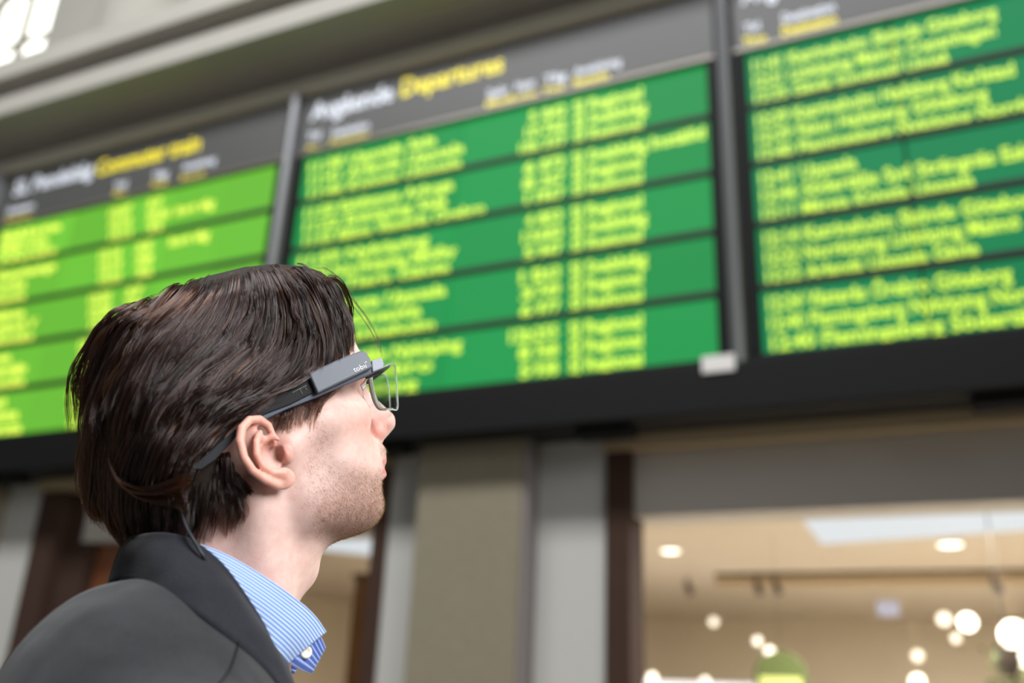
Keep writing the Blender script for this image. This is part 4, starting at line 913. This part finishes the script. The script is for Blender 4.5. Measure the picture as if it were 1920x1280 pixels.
# two clear rimless lenses
vg = bpy.data.materials.new('clear_visor'); vg.use_nodes = True; nt = vg.node_tree; nt.nodes.remove(nt.nodes['Principled BSDF'])
tr = nt.nodes.new('ShaderNodeBsdfTransparent'); tr.inputs[0].default_value = (0.90, 0.92, 0.92, 1); go = nt.nodes.new('ShaderNodeBsdfGlossy'); go.inputs['Roughness'].default_value = 0.04
ms = nt.nodes.new('ShaderNodeMixShader')
ms.inputs[0].default_value = 0.07; nt.links.new(tr.outputs[0], ms.inputs[1]); nt.links.new(go.outputs[0], ms.inputs[2]); nt.links.new(ms.outputs[0], nt.nodes['Material Output'].inputs['Surface'])
clear = bpy.data.materials.new('clear_plastic'); clear.use_nodes = True; b = clear.node_tree.nodes['Principled BSDF']; b.inputs['Transmission Weight'].default_value = 0.75; b.inputs['Roughness'].default_value = 0.12; b.inputs['IOR'].default_value = 1.4; b.inputs['Base Color'].default_value = (0.86, 0.9, 0.9, 1)
def P3(px, py, yy):
    a = hp(px, py, yy/1000.0); return np.array([a[0]*1000, yy, a[1]*1000])
OT, OB, IB, IT = P3(694, 697, -57), P3(708, 768, -50), P3(747, 771, -10), P3(741, 678, -12)
frame_m = mat('smoky_frame', (120, 112, 106), 0.25)
for s in (-1, 1):
    N1, N2 = 25, 21; G = np.zeros((N1, N2, 3))
    for i in range(N1):
        for j in range(N2):
            a, b_ = 2*i/(N1-1)-1, 2*j/(N2-1)-1                                  # square to rounded rectangle
            k = max(abs(a), abs(b_), 1e-6); n5 = (abs(a)**5+abs(b_)**5)**(1/5.0) if k > 1e-5 else 1; q = k/n5 if n5 > 0 else 1
            u_, v_ = (a*q+1)/2, (b_*q+1)/2
            pt = (OB*(1-u_)+IB*u_)*(1-v_)+(OT*(1-u_)+IT*u_)*v_
            pt = pt+np.array([4.0*(1-a*a*q*q)*(1-0.3*b_*b_), 0, 0]); G[i, j] = pt*np.array([1, -s, 1])
    G /= 1000
    Qv = np.array([[i*N2+j, (i+1)*N2+j, (i+1)*N2+j+1, i*N2+j+1] for i in range(N1-1) for j in range(N2-1)])
    lo_ = link('lens', np_mesh('lens', G.reshape(-1, 3), Qv), vg, gl); so = lo_.modifiers.new('thickness', 'SOLIDIFY'); so.thickness = 0.0014
    rim = [G[i, 0] for i in range(N1)]+[G[-1, j] for j in range(1, N2)]+[G[i, -1] for i in range(N1-2, -1, -1)]+[G[0, j] for j in range(N2-2, 0, -1)]
    bm = bmesh.new(); tube_mesh(bm, rim+[rim[0]], 0.0007, 8, cap=False); fin(bm, 'lens_rim', clear, lo_, True)
    def pl(L): return resample([P3(*q)*np.array([1, -s, 1]) for q in L], 30)/1000
    bm = bmesh.new(); tube_mesh(bm, pl([(691, 700, -58), (695, 727, -57), (701, 750, -53), (710, 765, -48), (723, 767, -42)]), 0.0013, 8); fin(bm, 'eye_frame', frame_m, gl, True)
    bm = bmesh.new(); tube_mesh(bm, pl([(693, 702, -52), (700, 730, -48), (707, 752, -44), (716, 766, -38)]), 0.0010, 8); fin(bm, 'light_guide', clear, gl, True)
    bm = bmesh.new(); tube_mesh(bm, pl([(694, 690, -60), (708, 690, -40), (722, 688, -18), (728, 686, 0)]), 0.0020, 8); fin(bm, 'brow_bar', garm, gl, True)
    bm = bmesh.new(); tube_mesh(bm, pl([(686, 722, -31), (678, 732, -31), (680, 748, -28), (690, 762, -22), (697, 760, -18)]), [0.0009+0.0008*math.sin(math.pi*k/29) for k in range(30)], 8); fin(bm, 'nose_pad', clear, gl, True)
    bm = bmesh.new(); tube_mesh(bm, pl([(686, 722, -31), (694, 724, -34), (698, 735, -46)]), 0.0008, 6); fin(bm, 'pad_arm', clear, gl, True)
# cable from the right tip down the neck into the jacket
cb = []
for px, py, yy in ((366, 877, -78), (345, 910, -70), (338, 945, -66), (348, 985, -78), (365, 1015, -90), (381, 1042, -93), (390, 1062, -86), (398, 1085, -80)):
    a = hp(px, py, yy/1000); cb.append((a[0]*1000, yy, a[1]*1000))
bm = bmesh.new(); tube_mesh(bm, resample(cb, 40)/1000, 0.0013, 8); fin(bm, 'cable', mat('dark_cable', (38, 40, 46), 0.5), gl, True)
# ------------------------------------------------------------------ fit the lettering widths, then turn it into plain meshes
bpy.context.view_layer.update()
for o, fit in TEXTS:
    if fit:
        wdt = max(v[0] for v in o.bound_box)-min(v[0] for v in o.bound_box)
        if wdt > 1e-4: o.scale.x = fit/wdt
dg = bpy.context.evaluated_depsgraph_get()
for o, fit in TEXTS:
    me = bpy.data.meshes.new_from_object(o.evaluated_get(dg)); me.name = 'lettering'
    n = bpy.data.objects.new('lettering', me); COL.objects.link(n); n.parent = o.parent; n['kind'] = 'stuff'
    n.location = o.location.copy(); n.rotation_euler = o.rotation_euler.copy(); n.scale = o.scale.copy()
for o, fit in TEXTS:
    cu = o.data; bpy.data.objects.remove(o); bpy.data.curves.remove(cu)
